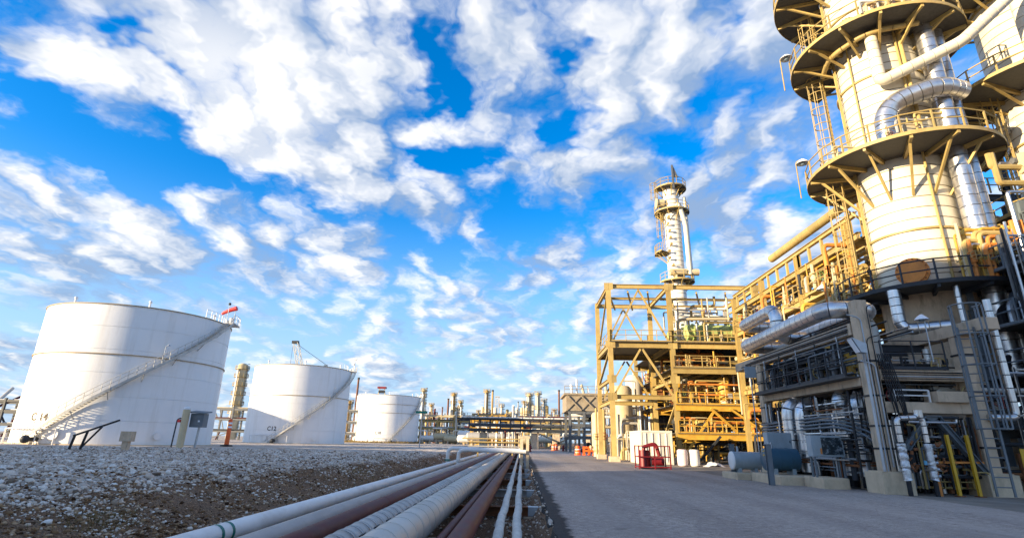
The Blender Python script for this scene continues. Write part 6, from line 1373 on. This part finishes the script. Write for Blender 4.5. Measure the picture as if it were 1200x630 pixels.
module('cream small pipework at the left end of the first platform', 17.2, 18.4, 28.0, 30.2, P1-0.4, 3.6, 52, ['cream', 'cream_pale', 'orange_rust', 'cream'], dens=9.0, rmax=0.09)
module('cream small pipework on the second platform of the huge column', 18.0, 20.5, 22.9, 23.8, P2, 1.4, 53, ['cream', 'cream_pale', 'alu_dull'], dens=2.0, rmax=0.07)
t_ = thing('equipment_box', 'yellowish equipment box on the first platform of the huge column', 'cabinet', (22.4, 23.6, P1)); part(MB().box((22.1, 23.3, P1+0.9), (22.8, 23.8, P1+2.1)), 'box', 'cream', t_)
for x in (22.2, 22.7): part(MB().bar((x, 23.55, P1), (x, 23.55, P1+0.9), 0.07), 'leg', 'cream', t_)

for k, (a, zA, zB, rr_, lab) in enumerate([(-62, P1, 31, 0.05, 'thin cream conduit running up the left side of the huge column'), (-58, P1, 31, 0.035, 'thinner cream conduit beside the left conduit of the huge column'), (30, P1, 31, 0.06, 'thin cream line running up the front of the huge column'), (36, P2, 31, 0.10, 'cream pipe running up the front right of the huge column'), (-30, P2, P3, 0.045, 'thin cream line between the second and third platforms of the huge column')]):
    t_ = thing('conduit_run', lab, 'conduits', pol(a, r+0.15, zA)); part(MB().cyl(pol(a, r+0.15, zA), pol(a, r+0.15, zB), rr_, 8), 'conduit', 'cream', t_)
    zc_ = zA+0.8
    while zc_ < zB-0.5: part(MB().bar(pol(a, r, zc_), pol(a, r+0.2, zc_), 0.05), 'clip', 'cream', t_); zc_ += 1.9
module('cream small pipework on the third platform of the huge column', 17.6, 20.5, 22.9, 23.9, P3, 1.5, 54, ['cream', 'cream_pale', 'alu_dull'], dens=3.0, rmax=0.08)
module('cream small pipework along the left of the second platform', 16.9, 18.3, 26, 29, P2, 1.5, 55, ['cream', 'cream_pale', 'alu_dull'], dens=4.0, rmax=0.07)
big2, c2 = big_column('second cream jacketed column cut by the right edge', (29.4, 26.2), 2.1, 33.0, 10.0, 2.05)
ring_platform(big2, c2, 20.6, 2.12, 5.0, FA-R(120), FA+R(100), 'cream', 'grate', nb=9, drop=0.9, rail_r=0.034, seg=40, rb=0.13)
ring_platform(big2, c2, 13.2, 2.12, 4.3, FA-R(120), FA+R(100), 'cream', 'grate', nb=9, drop=1.2, rail_r=0.034, seg=40, rb=0.13)
ring_platform(big2, c2, 27.2, 2.12, 4.8, FA-R(120), FA+R(100), 'cream', 'grate', nb=9, drop=1.2, rail_r=0.034, seg=40, rb=0.13)
d2 = Vector((math.cos(FA-R(60)), math.sin(FA-R(60)), 0)); t_ = thing('caged_ladder', 'cream caged ladder on the second column at the right edge', 'ladder', c2+d2*2.8+Vector((0, 0, 13.2)))
caged_ladder(t_, c2+d2*2.6+Vector((0, 0, 13.2)), c2+d2*2.6+Vector((0, 0, 20.4)), d2, 'cream', 2.0, 0.5, 0.034, 0.48)
spipe('pale pipe rising along the second column past its upper platform', [c2+Vector((-2.6, -2.6, 20.7)), c2+Vector((-2.6, -2.6, 31))], 0.36, 0.6, None, 'jacket')
spipe('thick grey pipe passing between the two columns', [(24.0, 31.0, 17.2), (29.5, 24.0, 20.0)], 0.40, 0.7, None, 'alu_dull')

# ================================================================== rack of cream steel running back from the huge column
t_ = thing('steel_pipe_rack', 'cream steel pipe rack running back from the huge column', 'pipe rack', (21, 44, 0)); th = t_
RX = [19.6, 23.4]; RY = [30.5, 36.5, 42.5, 48.5]; RZ = [6.2, 8.8, 11.4, 13.6]
for x in RX:
    for y in RY: part(MB().ibeam((x, y, -0.1), (x, y, 14.6), 0.36, 0.36, up=(0, 1, 0)), 'column', 'cream', t_)
    for z in RZ: part(MB().ibeam((x, RY[0]-1.2, z-0.2), (x, RY[-1], z-0.2), 0.26, 0.42), 'beam', 'cream', t_)
    part(MB().ibeam((x, RY[0]-1.2, 14.75), (x, RY[-1], 14.75), 0.24, 0.30), 'beam', 'cream', t_)
    for k in range(12): y = RY[0]-0.5+k*1.6; part(MB().bar((x, y, 13.6), (x, y, 14.6), 0.16), 'stub_post', 'cream', t_)
for y in RY:
    for z in RZ: part(MB().ibeam((RX[0], y, z-0.2), (RX[1], y, z-0.2), 0.24, 0.38), 'cross_beam', 'cream', t_)
rg = random.Random(77)
for z in RZ:
    for k in range(6):
        r_ = rg.uniform(0.08, 0.24); x = RX[0]+0.35+k*0.6; part(MB().cyl((x, RY[0]-rg.uniform(0, 1.5), z+r_+0.02), (x, RY[-1]+rg.uniform(0, 3), z+r_+0.02), r_, 12), 'pipe', rg.choice(['cream', 'cream_pale', 'alu_dull', 'cream', 'yellow_steel', 'orange_rust']), t_)
for k in range(20): x = rg.choice(RX)-rg.uniform(0.3, 0.9); y = rg.uniform(30, 48); z = rg.choice(RZ[:3]); part(MB().cyl((x, y, z-rg.uniform(0.5, 3)), (x, y, z+rg.uniform(0.3, 2.2)), rg.uniform(0.05, 0.14), 8), 'riser', rg.choice(['cream', 'cream_pale', 'orange_rust', 'yellow_steel']), t_)
spipe('long cream pipe above the steel rack leading to the huge column', [(19.9, 40.8, 15.9), (19.9, 29.6, 15.9), (20.5, 28.4, 15.9)], 0.30, 1.2, 0.5, 'cream')
m = MB(); railing(m, [(19.3, 30, 11.42), (19.3, 48.5, 11.42)], 1.05, 0.035, 1.4, False); part(m, 'railing', 'cream', th)
for k in range(3): p = Vector((19.0-0.3*k, 30.8, 10.6-0.45*k)); part(MB().box(p+Vector((-1.3+0.2*k, -0.9, -0.06)), p+Vector((0.9, 1.6, 0.06))), 'landing', 'cream', th)
m = MB(); railing(m, [(17.8, 29.95, 10.66), (17.8, 32.3, 10.66)], 1.05, 0.035, 1.1, False); railing(m, [(17.8, 29.95, 10.66), (19.8, 29.95, 10.66)], 1.05, 0.035, 1.1, False); part(m, 'landing_railing', 'cream', th)
part(MB().tube([(18.1, 30.5, 6.0), (18.1, 30.5, 13.2), (19.4, 30.5, 13.2)], 0.13, 10, bendr=0.3), 'orange_line', 'orange_rust', th)
for z, h, sd in ((0.0, 3.4, 60), (3.6, 2.4, 61), (6.2, 2.3, 62), (8.8, 2.3, 63), (11.4, 2.0, 64)):
    module({0.0: 'dark and yellow pipework at the foot of the cream steel rack', 3.6: 'yellow pipework low in the cream steel rack', 6.2: 'yellow pipework on the lowest tier of the cream steel rack', 8.8: 'cream pipework on the middle tier of the cream steel rack', 11.4: 'cream pipework on the upper tier of the cream steel rack'}[z], 18.2, 23.6, 30.5, 46, z, h, sd, ['cream', 'yellow_steel', 'cream_pale', 'orange_rust', 'cream', 'alu_dull', 'dark_steel'], dens=5.0, rmax=0.16)
for k, (x, y, z, r_, h, lab) in enumerate([(19.0, 33.0, 6.2, 0.6, 2.2, 'yellow drum on the lowest tier of the cream rack'), (18.9, 37.5, 6.2, 0.55, 2.1, 'cream drum on the lowest tier of the cream rack'), (19.0, 41.5, 8.8, 0.6, 2.2, 'cream drum on the middle tier of the cream rack')]): vvessel(lab, x, y, z, r_, h, ['yellow_steel', 'cream_pale', 'cream'][k], 0.3)

# ================================================================== steelwork at the right edge
t_ = thing('service_structure', 'blue grey steel service structure crowded with platforms at the right edge', 'steel structure', (24, 23, 0)); th = t_
GX = [20.9, 24.6, 29.5]; GY = [21.2, 24.6]; GZ = [2.4, 4.5, 6.6, 9.0, 11.6]
for x in GX:
    for y in GY: part(MB().ibeam((x, y, -0.1), (x, y, 13.4 if x > 22 else 9.2), 0.32, 0.32, up=(0, 1, 0)), 'column', 'blue_steel', t_)
for z in GZ:
    xa = GX[0] if z < 9.5 else GX[1]
    for y in GY: part(MB().ibeam((xa, y, z-0.17), (GX[-1], y, z-0.17), 0.22, 0.32), 'beam', 'blue_steel', t_)
    part(MB().box((xa-0.2, GY[0]-0.3, z+0.001), (GX[-1], GY[1], z+0.05)), 'deck', 'grate', t_)
    m = MB(); railing(m, [(xa-0.15, GY[1], z+0.05), (xa-0.15, GY[0]-0.25, z+0.05), (GX[-1], GY[0]-0.25, z+0.05)], 1.07, 0.034, 1.2); part(m, 'railing', 'blue_steel', t_)
part(MB().bar((GX[1], GY[0]-0.1, 9.2), (GX[2], GY[0]-0.1, 11.3), 0.2), 'brace', 'blue_steel', t_); part(MB().bar((GX[0], GY[0]-0.1, 4.6), (GX[1], GY[0]-0.1, 6.3), 0.2), 'brace', 'blue_steel', t_)
part(MB().bar((19.5, 20.7, 2.5), (22.3, 20.7, 4.4), 0.22, 0.1), 'stair_stringer', 'blue_steel', t_); part(MB().bar((19.5, 20.75, 3.5), (22.3, 20.75, 5.4), 0.05, 0.05), 'stair_rail', 'galv', t_)
SM = ['dark_steel', 'alu_dull', 'grey_steel', 'blue_steel', 'alu', 'black_pipe', 'galv']
for z, sd, lab in ((0.0, 70, 'dark pipework at ground level of the right edge steelwork'), (2.45, 71, 'grey pipework on the lowest deck of the right edge steelwork'), (4.55, 72, 'grey pipework on the second deck of the right edge steelwork'), (6.65, 73, 'grey pipework on the third deck of the right edge steelwork'), (9.05, 74, 'mixed pipework on the fourth deck of the right edge steelwork')):
    module(lab, 21.0, 28, 21.3, 24.4, z, 2.0, sd, SM, dens=3.5, rmax=0.2)
t2_ = thing('caged_ladder', 'blue grey caged ladder on the right edge steelwork', 'ladder', (20.6, 20.5, 4.5)); caged_ladder(t2_, (20.8, 20.75, 4.6), (20.8, 20.75, 9.6), (-0.4, -1, 0), 'blue_steel', 0.8, 0.5, 0.034, 0.5)
t3_ = thing('upper_steelwork', 'dark and cream steelwork seen between the two columns', 'steel structure', (26.5, 33, 0))
for x in (24.6, 28.0, 31.5):
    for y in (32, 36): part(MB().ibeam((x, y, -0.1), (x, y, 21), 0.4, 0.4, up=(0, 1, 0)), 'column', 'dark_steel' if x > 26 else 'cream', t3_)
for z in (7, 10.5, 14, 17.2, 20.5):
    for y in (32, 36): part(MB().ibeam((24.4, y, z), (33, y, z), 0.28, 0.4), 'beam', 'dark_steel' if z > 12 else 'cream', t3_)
    m = MB(); railing(m, [(24.4, 31.7, z+0.2), (33, 31.7, z+0.2)], 1.07, 0.04, 1.4, False); part(m, 'railing', 'cream', t3_)
part(MB().bar((24.6, 31.9, 14.2), (28, 31.9, 17.0), 0.25), 'brace', 'dark_steel', t3_); part(MB().bar((28, 31.9, 10.6), (24.6, 31.9, 13.8), 0.22), 'brace', 'cream', t3_)
module('cream pipework high in the steelwork between the two columns', 24.8, 33, 32.2, 35.8, 14.2, 2.8, 80, ['cream', 'cream_pale', 'yellow_steel', 'dark_steel'], dens=2.5, rmax=0.18)
module('cream pipework lower in the steelwork between the two columns', 24.8, 33, 32.2, 35.8, 10.7, 3.0, 81, ['cream', 'cream_pale', 'yellow_steel', 'dark_steel', 'alu_dull'], dens=3.0, rmax=0.18)
module('mixed pipework in the middle of the steelwork between the two columns', 24.8, 33, 32.2, 35.8, 7.2, 3.0, 82, ['cream', 'dark_steel', 'alu_dull', 'grey_steel'], dens=3.0, rmax=0.2)
